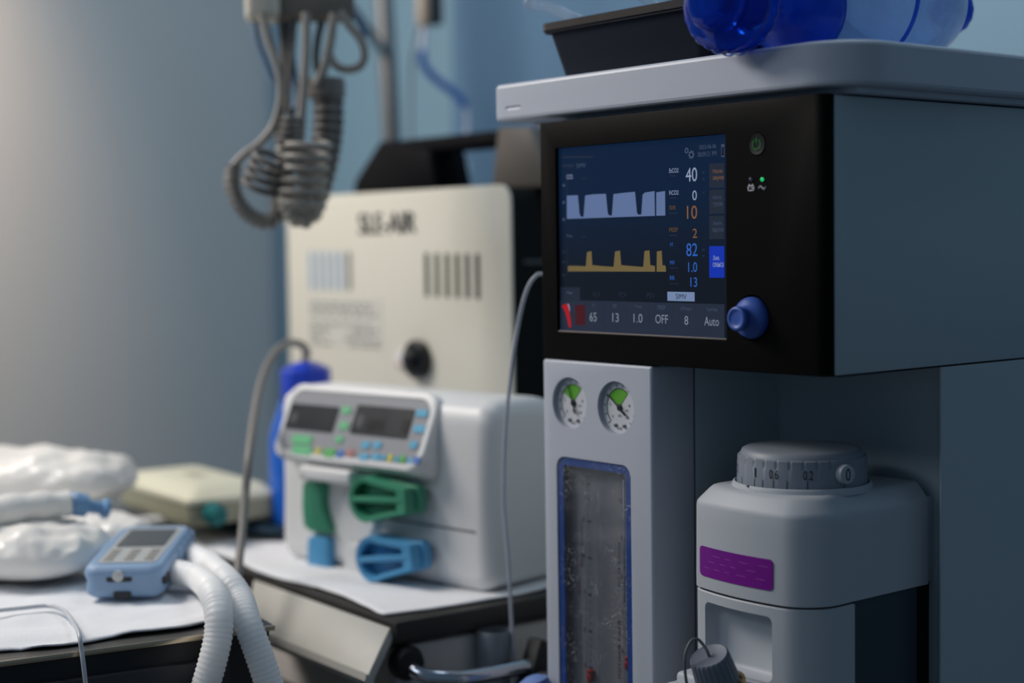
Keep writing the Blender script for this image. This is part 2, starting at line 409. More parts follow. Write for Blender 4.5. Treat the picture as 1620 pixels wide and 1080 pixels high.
for i, (ys_, x_) in enumerate((((291, 318, 345), 896.5), ((396, 412, 433), 897.5))):
    g = G(); srect(g, u_faint, x_, ys_[0]-5, x_+0.7, ys_[-1]+1)
    for y in ys_: srect(g, u_dim if i == 0 else u_faint, 890, y, 893.5, y+4)
    g.build('axis_scale', disp, flat=True)
# menu buttons down the right
for (y0, y1, mtl, tx, l1, l2) in ((258, 297, u_box, u_or, 'Пауза', 'звука'), (300, 338, u_box, u_dim, 'Настр.', 'трев.'), (341, 378, u_box, u_dim, 'Задерж.', 'вдоха'), (389, 439, u_btn, u_white, 'Зав.', 'сеанса')):
    g = G(); srect(g, mtl, 1122, y0, 1146, y1, 0.0001)
    ym = (y0+y1)/2-1; stext(g, tx, l1, 1128, ym-9, 1143 if len(l1) > 4 else 1139, ym-2, 0.0003); stext(g, tx, l2, 1128, ym+2, 1145, ym+9, 0.0003)
    g.build('menu_button', disp, flat=True)
for bx, tx, t in (((887, 454, 918, 476), (897, 461, 906, 465), '~'), (None, (938, 462, 950, 469), 'VCV'), (None, (980, 462, 992, 470), 'PCV'), (None, (1024, 463, 1037, 471), 'PSV'), ((1056, 461.5, 1099, 476), (1069.5, 464.5, 1086.5, 473), 'SIMV')):
    g = G()
    if bx: srect(g, u_sim if t == 'SIMV' else u_box, *bx, 0.0002)
    stext(g, u_dark if t == 'SIMV' else (u_dim if bx else u_faint), t, *tx, 0.0004); g.build('mode_tab', disp, flat=True, label='pale selected mode tab' if t == 'SIMV' else None)
g = G(); srect(g, u_strip, 884, 477.5, 1146, 529)      # parameter strip
for x in (928, 955, 990, 1026, 1063, 1100): srect(g, u_faint, x, 482, x+0.7, 527, 0.0001)
for a, x0, x1, v, xx0, xx1, y in (('VT', 937, 941.5, '65', 933, 944, 494), ('RR', 970, 976, '13', 969, 979, 495), ('Tinsp', 1004, 1015, '1.0', 1002.5, 1016.5, 496), ('PEEP', 1041, 1053, 'OFF', 1037, 1057, 497.5), ('ΔPsupp', 1077, 1094, '8', 1083, 1089, 499.5), ('Триггер', 1117.5, 1135, 'Auto', 1114.5, 1137.5, 501)):
    stext(g, u_dim, a, x0, y-14+(0 if y < 497 else -0.5), x1, y-8); stext(g, u_pt, v, xx0, y, xx1, y+14)
g.build('parameter_row', disp, flat=True)
g = G(); srect(g, u_dred, 910, 482, 926, 514, 0.0002)
g.ngon(u_red, [S(x, y, 0.0004) for x, y in ((889, 484), (893, 481), (898, 480.5), (900, 484), (901, 494), (903, 505), (904, 517), (901, 518), (898, 506), (895, 494), (892, 488))])
g.ngon(u_white, [S(x, y, 0.0005) for x, y in ((898.5, 480), (900.5, 481), (902, 488), (902, 494), (901, 488))])
g.build('red_swoosh', disp, flat=True, label='red curved shape beside a dark red square')  # red curve, white sliver and dark red square on the display
for t, x0, y0, x1, y1, m in (('40', 1085, 265, 1103, 287, u_white), ('0', 1095.5, 301, 1102.5, 316.5, u_white), ('10', 1087, 325, 1103, 346, u_or), ('2', 1096, 361.5, 1103, 376, u_or), ('82', 1086, 384.5, 1103.5, 405, u_bl), ('1.0', 1089, 414.5, 1103, 430, u_bl), ('13', 1092.5, 438.5, 1103, 453.5, u_bl)):
    g = G(); stext(g, m, t, x0, y0, x1, y1); g.build('reading', disp, flat=True)
for t, x0, y0, x1, y1, m in (('EtCO2', 1059, 266, 1073.5, 273, u_white), ('FiCO2', 1059, 301, 1073.5, 308, u_white), ('ПИК', 1059, 325, 1069.5, 331.5, u_ord), ('PEEP', 1059, 360, 1072.5, 366.5, u_ord), ('VT', 1060, 384, 1065, 390, u_bl), ('MV', 1060, 412, 1067.5, 418.5, u_bl), ('RR', 1060, 436, 1067.5, 442.5, u_bl),
                             ('SIMV', 912, 258, 927, 265, u_dim), ('CO2', 896.5, 276, 906, 283, u_white), ('Paw', 897, 370, 906, 375.5, u_dim), ('2023-06-06', 1106, 228.5, 1133, 235, u_dim), ('08:09:21 PM', 1104, 239.5, 1134, 247, u_dim)):
    g = G(); stext(g, m, t, x0, y0, x1, y1); g.build('caption', disp, flat=True)
for x0, y0, x1, y1 in ((888, 247, 938, 249.5), (889, 260, 908, 264), (1060, 277, 1070, 279), (1060, 312, 1070, 314), (1059, 336, 1072, 338), (1059, 371, 1072, 373), (1060, 423, 1073, 424.5), (1060, 448, 1074, 449.5), (920, 281, 928, 283), (920, 373, 928, 375),
                       (1111, 271, 1115, 275), (1111, 281, 1115, 285), (1112, 303, 1115, 306), (1111, 393, 1115, 397), (1111, 403, 1115, 406)):
    g = G(); n = max(2, int((x1-x0)/3.2))
    for i in range(n):
        a = x0+(x1-x0)*i/n; srect(g, u_faint, a, y0, a+(x1-x0)/n*0.72, y1)
    g.build('faint_caption', disp, flat=True)
def gear(g, cx, cy, r, teeth):
    c = S(cx, cy); q = []
    for i in range(teeth*4):
        a = 2*math.pi*i/(teeth*4); rr = r*(1.0 if i % 4 < 2 else 0.76); q.append((c.x+rr*math.cos(a), c.z+rr*math.sin(a)))
    n = len(q); y = YS-0.0004
    for i in range(n):
        j = (i+1) % n; a = math.atan2(q[i][1]-c.z, q[i][0]-c.x); b2 = math.atan2(q[j][1]-c.z, q[j][0]-c.x); ri = r*0.42
        g.ngon(u_dim, [(q[i][0], y, q[i][1]), (q[j][0], y, q[j][1]), (c.x+ri*math.cos(b2), y, c.z+ri*math.sin(b2)), (c.x+ri*math.cos(a), y, c.z+ri*math.sin(a))])
g = G(); gear(g, 1086.5, 238, 0.0030, 7); gear(g, 1094, 244.5, 0.0042, 8); g.build('gear_icon', disp, flat=True)
g = G(); srect(g, u_dim, 1141, 228, 1146, 248); srect(g, ui_bg, 1142, 232, 1145.5, 246, 0.0002); g.build('battery_icon', disp, flat=True)

# rotary knob, power button, indicator lights
kc = Vector((-0.0855, 0.0045, 1.1640))
g = G(); g.lathe(blueknob, [(0.0170, 0.0), (0.0185, 0.001), (0.0192, 0.0035), (0.0190, 0.0065), (0.0178, 0.0092), (0.0155, 0.0115), (0.0122, 0.0135), (0.0100, 0.0155), (0.0096, 0.0178), (0.0103, 0.0195), (0.0111, 0.0212), (0.0113, 0.0232), (0.0108, 0.0248), (0.0096, 0.0256), (0.0080, 0.0257), (0.0074, 0.0250), (0.004, 0.0248)], kc, (0, -1, 0), 56)
g.build('control_knob', am, sharp=60, label='blue rotary knob')
pc = on(1197, 228, 1, 0.0)
g = G(); g.lathe(mat('button_black', srgb(34, 33, 34), 0.3), [(0.0100, 0.0), (0.0100, 0.0022), (0.0092, 0.0032), (0.0050, 0.0026), (0.001, 0.0025)], (pc.x, 0.003, pc.z), (0, -1, 0), 40)
pb = g.build('power_button', am)
g = G(); gm = glow('green_power_symbol', srgb(24, 92, 40))
for i in range(26):
    a0 = math.radians(125+290*i/26); a1 = math.radians(125+290*(i+1)/26); y = -0.0007
    g.ngon(gm, [(pc.x+r*math.cos(a), y, pc.z+r*math.sin(a)) for r, a in ((0.0052, a0), (0.0052, a1), (0.0041, a1), (0.0041, a0))])
g.box(gm, pc.x-0.0005, pc.x+0.0005, -0.0009, -0.0006, pc.z+0.0012, pc.z+0.0060)
g.build('power_symbol', pb, flat=True)
for px, c_, e in ((1187.5, srgb(44, 50, 66), 0.5), (1205.5, srgb(20, 190, 105), 1.0)):
    p = on(px, 283.5, 1, 0.0); g = G(); g.lathe(glow('led_%d' % px, c_, e), [(0.0018, 0), (0.0018, 0.0012), (0.0012, 0.0017), (0.0003, 0.0018)], (p.x, 0.0008, p.z), (0, -1, 0), 20)
    g.build('indicator_light', am, label='green indicator light' if e == 1 else 'unlit indicator light')
g = G(); im = mat('grey_print', srgb(205, 205, 215), 0.6)
b0 = on(1182.5, 302, 1, 0); b1 = on(1192.5, 292.5, 1, 0); y = 0.0001
def fr(g, x0, x1, z0, z1, t=0.0006):
    for a in ((x0, x1, z0, z0+t), (x0, x1, z1-t, z1), (x0, x0+t, z0, z1), (x1-t, x1, z0, z1)): g.box(im, a[0], a[1], y, y+0.0006, a[2], a[3])
fr(g, b0.x, b1.x, b0.z, b1.z, 0.0009)
g.box(im, b0.x+0.0012, b0.x+0.0025, y, y+0.0006, b1.z, b1.z+0.001); g.box(im, b1.x-0.0025, b1.x-0.0012, y, y+0.0006, b1.z, b1.z+0.001)
zc = (b0.z+b1.z)/2
g.box(im, b0.x+0.0018, b0.x+0.0030, y, y+0.0006, zc-0.0002, zc+0.0003); g.box(im, b1.x-0.0030, b1.x-0.0018, y, y+0.0006, zc-0.0006, zc+0.0008)
p = on(1205.5, 296.5, 1, 0)
g.sweep(im, [(p.x-0.0042, y, p.z-0.0006), (p.x-0.0022, y, p.z+0.0014), (p.x, y, p.z), (p.x+0.0022, y, p.z-0.0014), (p.x+0.0042, y, p.z+0.0006)], 0.0005, 6, step=0.0005)
g.build('panel_symbols', am)

# lower body: flow meter block, alcove, side cabinet
g = G(); g.box(plastic, XL, XB, 0.0, 0.06, 0.50, ZP0-0.0012, b=0.0035, seg=4)
blk = g.build('flowmeter_block', am, label='pale grey front block with two pressure gauges')
c = G()
G1 = Vector((-0.3395, 0, 1.0690)); G2 = Vector((-0.2690, 0, 1.0690))
for q in (G1, G2): c.lathe(plastic, [(0.0268, 0), (0.0268, 0.03)], (q.x, 0.0070, q.z), (0, -1, 0), 72)
c.prism(plastic, rrect(-0.3612, -0.2478, 0.55, 1.0125, 0.0125, 8), 0.03, facing(0.013))
cut(blk, c)
g = G(); g.box(sidegrey, XB-0.02, XB-0.0002, 0.0605, YB+0.02, 0.12, ZP0-0.001)
g.box(gap, XB-0.02, XB-0.0012, 0.0598, 0.0607, 0.12, ZP0-0.001)
g.box(sidegrey, XL+0.001, XB-0.021, 0.0605, 0.70, 0.12, ZP0-0.001); g.build('left_column', am)
# alcove back and side cabinet with rounded front edge
g = G()
poly = [(XB-0.019, YB)]+[(-0.020, YB)]+[(-0.020+0.020*math.sin(math.radians(a))*1.0, YB-0.0205*(1-math.cos(math.radians(a)))) for a in range(15, 60, 15)]+[(-0.0022, 0.1662), (-0.0007, 0.1664), (0.0, 0.168)]+[(0.0, 0.70), (XB-0.019, 0.70)]
g.prism(sidegrey, poly, ZP0-0.001-0.12, Matrix.Translation((0, 0, 0.12)))
g.build('rear_cabinet', am)
# dark seam under upper cabinet
g = G(); g.box(gap, XL+0.004, XR-0.0015, 0.02, 0.69, ZP0-0.0011, ZP0+0.0007); g.build('seam', am)
g = G(); g.box(sidegrey, XL+0.001, 0.0, 0.0, 0.70, 0.12, 0.58, b=0.006); g.build('base_cabinet', am)
for x in (-0.34, -0.04):
    for yy in (0.06, 0.64):
        g = G(); g.lathe(rubber, [(0.045, -0.016), (0.055, -0.010), (0.055, 0.010), (0.045, 0.016)], (x, yy, 0.055), (1, 0, 0), 32); g.box(steel, x-0.02, x+0.02, yy-0.02, yy+0.02, 0.10, 0.125)
        g.build('caster', am)

# pressure gauges
gface = mat('gauge_face_white', srgb(214, 216, 222), 0.5); ggreen = mat('gauge_green', srgb(96, 176, 40), 0.5); gclear = glass('gauge_glass', rough=0.02)
def gauge(q, ang, green):
    g = G(); yf = 0.0068
    g.lathe(gface, [(0.0266, 0), (0.0266, 0.0006)], (q.x, yf, q.z), (0, -1, 0), 60)
    gg = g.build('pressure_gauge', am, label='round white pressure gauge with green sector, ' + ('needle pointing up-left' if green else 'needle nearly upright'))
    g = G(); y = yf-0.0010
    P = lambda r, a, yy=y: (q.x+r*math.cos(math.radians(a)), yy, q.z+r*math.sin(math.radians(a)))
    a0, a1 = (51, 147)
    g.ngon(ggreen, [P(0.001, 90)]+[P(0.0192, a0+(a1-a0)*i/12) for i in range(13)])
    for i in range(40):
        b0 = -48+276*i/40; b1 = b0+276/40
        if b0 > 50: g.ngon(ink, [P(0.0187, b0, y-0.0002), P(0.0187, b1, y-0.0002), P(0.0195, b1, y-0.0002), P(0.0195, b0, y-0.0002)])
    for i in range(12):
        a = 225-270*i/11.0; t = 1.0
        g.ngon(ink, [P(0.0205, a-t), P(0.0238, a-t), P(0.0238, a+t), P(0.0205, a+t)])
    for i, s_ in enumerate(('0', '2', '4', '6', '8', '10')):
        a = 222-264*i/5.0; c_ = Vector(P(0.0142, a)); w_ = 0.0020*len(s_)
        if not (56 < a < 135): g.text(ink, s_, (c_.x-w_/2, y, c_.z-0.0014), (w_, 0, 0), (0, 0, 0.0028))
    for s_, dx, dz, w_ in (('bar', 0.0082, -0.0035, 0.0045), ('kPa', -0.0025, -0.0095, 0.005), ('x100', -0.003, -0.0225, 0.006)): g.text(ink, s_, (q.x+dx, y, q.z+dz), (w_, 0, 0), (0, 0, 0.0026))
    g.build('dial_print', gg, flat=True)
    for dx in (-0.0060, 0.0068):
        g = G(); g.lathe(mat('screw_steel', srgb(120, 122, 128), 0.45, metal=0.6), [(0.0018, 0), (0.0022, 0.001), (0.0012, 0.0016), (0.0002, 0.0017)], (q.x+dx, y, q.z-0.0180), (0, -1, 0), 16); g.build('screw', gg)
    g = G(); d = Vector((math.cos(math.radians(ang)), 0, math.sin(math.radians(ang)))); n = Vector((-d.z, 0, d.x)); c_ = Vector((q.x, y-0.0018, q.z))
    g.loft(ink, [[c_+d*0.0215+n*s_*0.0005+Vector((0, o_, 0)) for s_, o_ in ((-1, 0), (1, 0), (1, 0.0004), (-1, 0.0004))], [c_+n*s_*0.0007+Vector((0, o_, 0)) for s_, o_ in ((-1, 0), (1, 0), (1, 0.0004), (-1, 0.0004))], [c_-d*0.0120+n*s_*0.0013+Vector((0, o_, 0)) for s_, o_ in ((-1, 0), (1, 0), (1, 0.0004), (-1, 0.0004))]])
    g.lathe(ink, [(0.0034, 0), (0.0034, 0.0016), (0.0026, 0.0022), (0.0008, 0.0023)], (q.x, y+0.0005, q.z), (0, -1, 0), 24)
    g.build('needle', gg)
    g = G(); g.lathe(gclear, [(0.0266, 0), (0.0266, 0.0004)], (q.x, 0.0012, q.z), (0, -1, 0), 60); g.build('gauge_glass', gg)
gauge(G1, 112, False); gauge(G2, 143, True)

# flow meter window
g = G(); fbl = mat('blue_window_border', srgb(20, 66, 142), 0.5, spec=0.2)
def frame_ring(g, m, x0, x1, z0, z1, r, wd, y, h):
    a = rrect(x0, x1, z0, z1, r, 8); b_ = rrect(x0+wd, x1-wd, z0+wd, z1-wd, max(r-wd, 0.002), 8)
    M = facing(y); R = []
    for P, hh in ((a, 0), (a, h), (b_, h), (b_, 0)): R.append([M @ Vector((x, z, hh)) for x, z in P])
    g.loft(m, R+[R[0]], (False, False))
frame_ring(g, fbl, -0.3608, -0.2482, 0.5504, 1.0121, 0.0122, 0.0085, 0.0045, 0.0030)
win = g.build('flowmeter_window', am, label='tall flow meter window with blue border')
g = G(); g.prism(mat('flowmeter_back', srgb(112, 114, 122), 0.5, vary=0.05), rrect(-0.3606, -0.2484, 0.5506, 1.0119, 0.012, 6), 0.0008, facing(0.0129)); g.build('back_plate', win)
tubem = glass('flow_tube_glass', (0.86, 0.89, 0.92, 1), rough=0.08, gl=0.8)
for x in (-0.3215, -0.3020, -0.2640):
    g = G(); g.lathe(tubem, [(0.0042, 0), (0.0042, 0.438)], (x, 0.0085, 0.556), (0, 0, 1), 20); g.build('flow_tube', win)
tick = mat('scale_ink', srgb(24, 26, 36), 0.6)
labs = ['10', '9', '8', '7', '6', '5', '4', '3', '2', '1', '0.5']
for col, (x, off) in enumerate(((-0.3315, 0.0), (-0.2735, -0.012))):
    g = G()
    for i in range(11):
        z = 0.985-i*0.0385+off
        g.box(tick, x+0.0050, x+0.0095, 0.0114, 0.0121, z-0.0007, z+0.0007)
        g.text(tick, labs[i], (x-0.001-0.0018*len(labs[i]), 0.0119, z-0.002), (0.0026*len(labs[i]), 0, 0), (0, 0, 0.0050))
        for j in range(1, 5): g.box(tick, x+0.0060, x+0.0080, 0.0116, 0.0121, z-j*0.0077-0.0002, z-j*0.0077+0.0002)
    g.build('flow_scale', win, flat=True)
for (t, x, z0, L, wd) in (('O2  L/min', -0.3345, 0.945, 0.048, 0.0034), ('AIR', -0.3390, 0.885, 0.02, 0.0030), ('Скорость потока', -0.3375, 0.845, 0.07, 0.0032), ('N2O L/min', -0.2775, 0.93, 0.045, 0.0032), ('потока газа', -0.2785, 0.85, 0.06, 0.0032)):
    g = G(); g.text(tick, t, (x, 0.0118, z0-L), (0, 0, L), (-wd, 0, 0)); g.build('scale_caption', win, flat=True)
g = G(); g.lathe(chrome, [(0.0007, 0), (0.0007, 0.125)], (-0.2620, 0.0035, 0.872), (0, 0, 1), 10); g.build('highlight_rod', win, label='thin chrome rod added as a vertical highlight')  # added chrome rod that draws the window's vertical highlight line
redf = mat('red_float', srgb(176, 28, 40), 0.35)
for x, z in ((-0.3215, on(932, 1072, 1, 0.008).z), (-0.3020, 0.70), (-0.2640, on(985, 1050, 1, 0.008).z)):
    g = G(); g.lathe(redf, [(0.0005, -0.006), (0.0030, -0.003), (0.0036, 0.0), (0.0036, 0.003), (0.0022, 0.0038), (0.0022, 0.006), (0.0036, 0.0066), (0.0036, 0.0085), (0.001, 0.0088)], (x, 0.0085, z), (0, 0, 1), 20); g.build('flow_float', win, label='red flow float')
g = G(); g.box(mat('red_letters', srgb(150, 26, 40), 0.5), -0.2545, -0.2525, 0.0055, 0.0065, 0.845, 0.868); g.build('red_marker', win)
g = G(); g.prism(glass('flow_window_glass', rough=0.06, dust=0.24, haze=0.012, gl=0.45), rrect(-0.3607, -0.2483, 0.5505, 1.0120, 0.0122, 8), 0.0006, facing(0.0012)); g.build('window_pane', win)

# ================================================================== VAPORIZER
vx0, vx1, vyb = -0.1755, -0.0205, 0.174
vap = thing('vaporizer', 'white vaporizer with grey numbered dial and purple label in the machine alcove', 'vaporizer', (-0.094, 0.09, 0.60))
def vout(ins, y1=vyb, yf=0.010, k=12, bow=0.012):
    x0 = vx0+ins; x1 = vx1-ins; rl = 0.015-ins*0.3; r = 0.032-ins*0.6; xc = (x0+x1)/2; hw = (x1-x0)/2; out = []
    yf = yf+ins
    pts = [(x0, y1-ins*0.0)]
    for i in range(k+1):
        a = math.radians(180+90*i/k); pts.append((x0+rl+rl*math.cos(a), yf+rl+rl*math.sin(a)))
    for i in range(1, 12): pts.append((x0+rl+(x1-x0-r-rl)*i/12, yf))
    for i in range(k+1):
        a = math.radians(270+90*i/k); pts.append((x1-r+r*math.cos(a), yf+r+r*math.sin(a)))
    pts.append((x1, y1-ins*0.0))
    for x, y in pts:
        s_ = (x-xc)/hw; wgt = max(0.0, min(1.0, 1-(y-yf)/0.045)); out.append((x, y-bow*(1-s_*s_)*wgt))
    return out
def vring(z, ins, **kw): return [Vector((x, y, z)) for x, y in vout(ins, **kw)]
vpl = mat('vaporizer_shell', srgb(182, 188, 196), 0.5, bump=0.1, bscale=1500)
g = G()
R = [vring(0.9040, 0.0015), vring(0.9048, 0.0003)]
for i in range(6): R.append(vring(0.905+0.078*(i+1)/6, 0.0003+0.0001*i))
R += [vring(0.9865, 0.0014), vring(0.9890, 0.0030), vring(0.9985, 0.0105), vring(1.0010, 0.0130), vring(1.0022, 0.0165)]
g.loft(vpl, R)
up = g.build('head_cover', vap, sharp=40)
# socket ring for the dial
DC = Vector((-0.0960, 0.0800, 1.0000)); DR = 0.0612
g = G(); g.lathe(vpl, [(DR+0.0050, 0.0), (DR+0.0048, 0.0035), (DR+0.0036, 0.0062), (DR+0.0022, 0.0068), (DR+0.0014, 0.0060), (DR+0.0012, 0.0042), (0.02, 0.0040)], DC, (0, 0, 1), 96)
g.build('dial_ring', vap)
# dial with ribs, numbers
dm = mat('dial_grey', srgb(132, 140, 152), 0.45)
g = G(); n = 360; rings = []
for r, z, rib in ((DR-0.0010, 0.0045, 0), (DR, 0.0055, 0), (DR-0.0003, 0.0238, 0), (DR-0.0005, 0.0246, 1), (DR-0.0007, 0.0295, 1), (DR-0.0010, 0.0315, 1), (DR-0.0020, 0.0322, 0), (DR-0.0028, 0.0322, 0), (DR-0.0034, 0.0335, 0), (DR-0.0050, 0.0368, 0), (DR-0.0080, 0.0385, 0), (DR-0.0140, 0.0392, 0), (0.030, 0.0402, 0), (0.010, 0.0408, 0)):
    ring = []
    for i in range(n):
        a = 2*math.pi*i/n; rr = r
        if rib and (i % 12) in (0, 1): rr -= 0.0007
        ring.append(DC+Vector((rr*math.cos(a), rr*math.sin(a), z)))
    rings.append(ring)
g.loft(dm, rings); dial = g.build('concentration_dial', vap, sharp=40)
# angle on the dial for an image column
def dang(px):
    best = None
    for i in range(3600):
        a = -math.pi+2*math.pi*i/3600; p = DC+Vector((DR*math.cos(a), DR*math.sin(a), 0.012)); q = CAMR.transposed() @ (p-CAMP)
        x = CX+F*q.x/-q.z
        nrm = Vector((math.cos(a), math.sin(a), 0)); v = (CAMP-p); v.z = 0
        if nrm.dot(v) > 0 and (best is None or abs(x-px) < best[0]): best = (abs(x-px), a)
    return best[1]
# fixed angles (measured once from the photograph's ticks)
def dwrap(g, m, t, a, z0, h, wdt, y_off=0.00025):
    vs, fs, asp = text_geo(t); tb = bmesh.new(); vv = []
    for u, v in vs:
        aa = a+(u-0.5)*wdt/DR; r = DR+y_off; vv.append(tb.verts.new(DC+Vector((r*math.cos(aa), r*math.sin(aa), z0+v*h))))
    for f in fs:
        try: tb.faces.new([vv[i] for i in f])
        except ValueError: pass
    g.add(tb, m)
def dtick(g, a, z0, z1, w_=0.0007):
    r = DR+0.0002; d = w_/DR/2
    g.ngon(ink, [DC+Vector((r*math.cos(x), r*math.sin(x), z)) for x, z in ((a-d, z0), (a+d, z0), (a+d, z1), (a-d, z1))])
g = G()
for px, hh in ((1164.5, 0.009), (1174, 0.008), (1193.5, 0.0095), (1206.5, 0.0095), (1223.5, 0.010), (1245, 0.010), (1277.5, 0.010), (1335.5, 0.010)): dtick(g, dang(px), 0.0062, 0.0062+hh*0.8)
dwrap(g, ink, '0.2', dang(1278.5), 0.0153, 0.0085, 0.0088); dwrap(g, ink, '0.6', dang(1224), 0.0153, 0.0085, 0.0090); dwrap(g, ink, '1', dang(1195), 0.0150, 0.0090, 0.0016); dwrap(g, ink, '2', dang(1167), 0.0150, 0.0085, 0.0045)
g.build('dial_numbers', dial, flat=True)
a0 = dang(1335); nd = Vector((math.cos(a0), math.sin(a0), 0))
g = G(); bp_ = DC+nd*(DR-0.003)+Vector((0, 0, 0.0195)); g.lathe(mat('lock_button_grey', srgb(176, 182, 190), 0.4), [(0.0090, 0), (0.0090, 0.0072), (0.0084, 0.0084), (0.0072, 0.0088), (0.001, 0.0089)], bp_, nd, 40)
lb = g.build('lock_button', dial, label='round zero lock button')
g = G(); tvec = Vector((-math.sin(a0), math.cos(a0), 0)); g.text(ink, '0', bp_+nd*0.0091-tvec*0.0026+Vector((0, 0, -0.0056)), tvec*0.0052, Vector((0, 0, 0.0112))); g.build('numeral', dial, flat=True)
# pointer mark on ring
a1 = dang(1188)
g = G(); r = DR+0.0048; z = 0.0073
g.ngon(ink, [DC+Vector((rr*math.cos(a), rr*math.sin(a), zz)) for rr, a, zz in ((DR+0.0018, a1, 0.0075), (DR+0.0052, a1+0.030, 0.0062), (DR+0.0052, a1-0.030, 0.0062))]); g.build('pointer_mark', vap, flat=True)
# purple label wrapped on the cover front
def front_y(x, z, ins=0.0006):
    P = vout(ins)[1:-1]
    for (xa, ya), (xb, yb) in zip(P[:-1], P[1:]):
        if xa <= x <= xb and xb > xa: return ya+(yb-ya)*(x-xa)/(xb-xa)
    return 0.0
def decal(name, m, x0, x1, z0, z1, r, parent, off=0.0004, label=None, ins=0.0):
    poly = rrect(x0, x1, z0, z1, r, 5); g = G(); nx = 24
    top = {}; rings = []
    for i in range(nx+1):
        uu = i/nx; uu = 0.5-0.5*math.cos(math.pi*uu); x = x0+(x1-x0)*uu; d = min(x-x0, x1-x); cz = 0
        if d < r: cz = r-math.sqrt(max(0, r*r-(r-d)**2))
        y = front_y(x, 0, ins)
        rings.append([Vector((x, y-off, z0+cz)), Vector((x, y-off, z1-cz)), Vector((x, y+0.0003, z1-cz)), Vector((x, y+0.0003, z0+cz))])
    g.loft(m, rings); return g.build(name, parent, label=label)
l0 = on(1106, 890, 1, 0.004); l1 = on(1222, 905, 1, 0.0)
zt = on(1164, 875, 1, -0.001).z; zb = on(1164, 923, 1, -0.001).z
purple = mat('purple_label', srgb(118, 14, 140), 0.4, vary=0.08, vscale=60)
lab = decal('label', purple, l0.x, l1.x, zb, zt, 0.004, vap, label='purple label')
g = G(); pl = mat('pale_purple_ink', srgb(150, 70, 165), 0.5)
for row, zz in enumerate((0.30, 0.52, 0.74)):
    x = l0.x+0.008+0.012*row*0.5
    while x < l1.x-0.012:
        w_ = random.uniform(0.006, 0.012); z_ = zb+(zt-zb)*zz; yy = front_y(x, 0)-0.0012
        g.ngon(pl, [(x, yy, z_), (x+w_, front_y(x+w_, 0)-0.0012, z_-0.0003), (x+w_, front_y(x+w_, 0)-0.0012, z_+0.0005), (x, yy, z_+0.0007)]); x += w_+random.uniform(0.006, 0.014)
g.build('label_print', lab, flat=True)
# gap + lower body
g = G(); g.loft(gap, [vring(0.9010, 0.0030), vring(0.9045, 0.0030)]); g.build('shadow_gap', vap)
g = G(); g.loft(vpl, [vring(0.60, 0.0012, y1=0.066), vring(0.9010, 0.0010, y1=0.066), vring(0.9022, 0.0020, y1=0.066)])
lower = g.build('lower_body', vap, sharp=40)
c = G(); c.box(vpl, -0.1515, -0.0640, -0.05, 0.020, 0.8315, 0.8925, b=0.006, seg=3); cut(lower, c)
g = G(); g.box(mat('dark_tank_window', srgb(62, 70, 80), 0.3, spec=0.3), vx0+0.004, vx1-0.0015, 0.0665, 0.158, 0.60, 0.9035); g.build('tank_window', vap)
g = G(); g.box(gap, vx0+0.010, vx1-0.008, 0.158, YB-0.0005, 0.60, 0.9040); g.build('mounting_plate', vap)
g = G(); g.box(vpl, vx0+0.004, vx1-0.004, vyb-0.0005, YB-0.0003, 0.9060, 0.988); g.build('rear_spacer', vap)
# filler block, cap and cord
g = G(); g.box(vpl, -0.158, -0.0640, -0.030, 0.022, 0.76, 0.8300, b=0.005, seg=3)
g.box(vpl, -0.158, -0.112, -0.060, -0.02, 0.76, 0.8235, b=0.010, seg=4); g.build('filler_block', vap)
capc = on(1121, 1036, 1, -0.048); axc = Vector((0.03, -0.43, 0.90)).normalized(); base = capc-axc*0.030
g = G(); g.lathe(mat('filler_cap_grey', srgb(112, 120, 134), 0.5), [(0.0205, 0.0), (0.0203, 0.004), (0.0185, 0.027), (0.0178, 0.0290), (0.0168, 0.0298), (0.0160, 0.0292), (0.001, 0.0290)], base, axc, 144, ribs=24, ribd=0.0009, ribr=(0, 3)); cap = g.build('filler_cap', vap, sharp=60, label='grey ribbed filler cap')
g = G(); g.lathe(mat('brass', srgb(170, 150, 110), 0.3, metal=0.8), [(0.0165, -0.008), (0.0165, 0.003), (0.0195, 0.003), (0.0195, 0.0002)], base-axc*0.004+Vector((0.004, 0.004, 0)), axc, 40); g.build('brass_collar', vap)
t0 = capc
g = G(); g.sweep(mat('cord_grey', srgb(96, 104, 112), 0.5), [t0-axc*0.004, t0+axc*0.004, on(1112, 1019, 1, -0.050), on(1102, 1010, 1, -0.054), on(1092, 1015, 1, -0.060), on(1084.5, 1032, 1, -0.066), on(1083, 1052, 1, -0.068), on(1087, 1085, 1, -0.064), on(1096, 1110, 1, -0.05)], 0.0014, 10, step=0.002); g.build('cord', vap)

# ================================================================== ON THE WORKTOP
ZW = 1.4056
# black bin
bl = on(853, 42, 1, 0.025); bz = bl.z
binT = thing('storage_bin', 'black plastic bin with a lipped rim standing on the worktop', 'storage bin', (-0.33, 0.09, ZW))
bx0, bx1 = bl.x, bl.x+0.245
def tub(g, m):
    y0, y1 = 0.026, 0.19; th = 0.002; R = []
    def rr(x0, x1, ya, yb, z, r=0.012): return [Vector((x, y, z)) for x, y in rrect(x0, x1, ya, yb, r, 4)]
    s = 0.012
    R.append(rr(bx0+0.006+s, bx1-0.006-s, y0+0.004+s, y1-s, ZW))
    R.append(rr(bx0+0.006, bx1-0.006, y0+0.004, y1-0.004, bz-0.008))
    R.append(rr(bx0, bx1, y0, y1, bz-0.008)); R.append(rr(bx0, bx1, y0, y1, bz)); R.append(rr(bx0+0.008, bx1-0.008, y0+0.008, y1-0.008, bz))
    R.append(rr(bx0+0.009+s, bx1-0.009-s, y0+0.007+s, y1-0.003-s, ZW+0.003))
    g.loft(m, R)
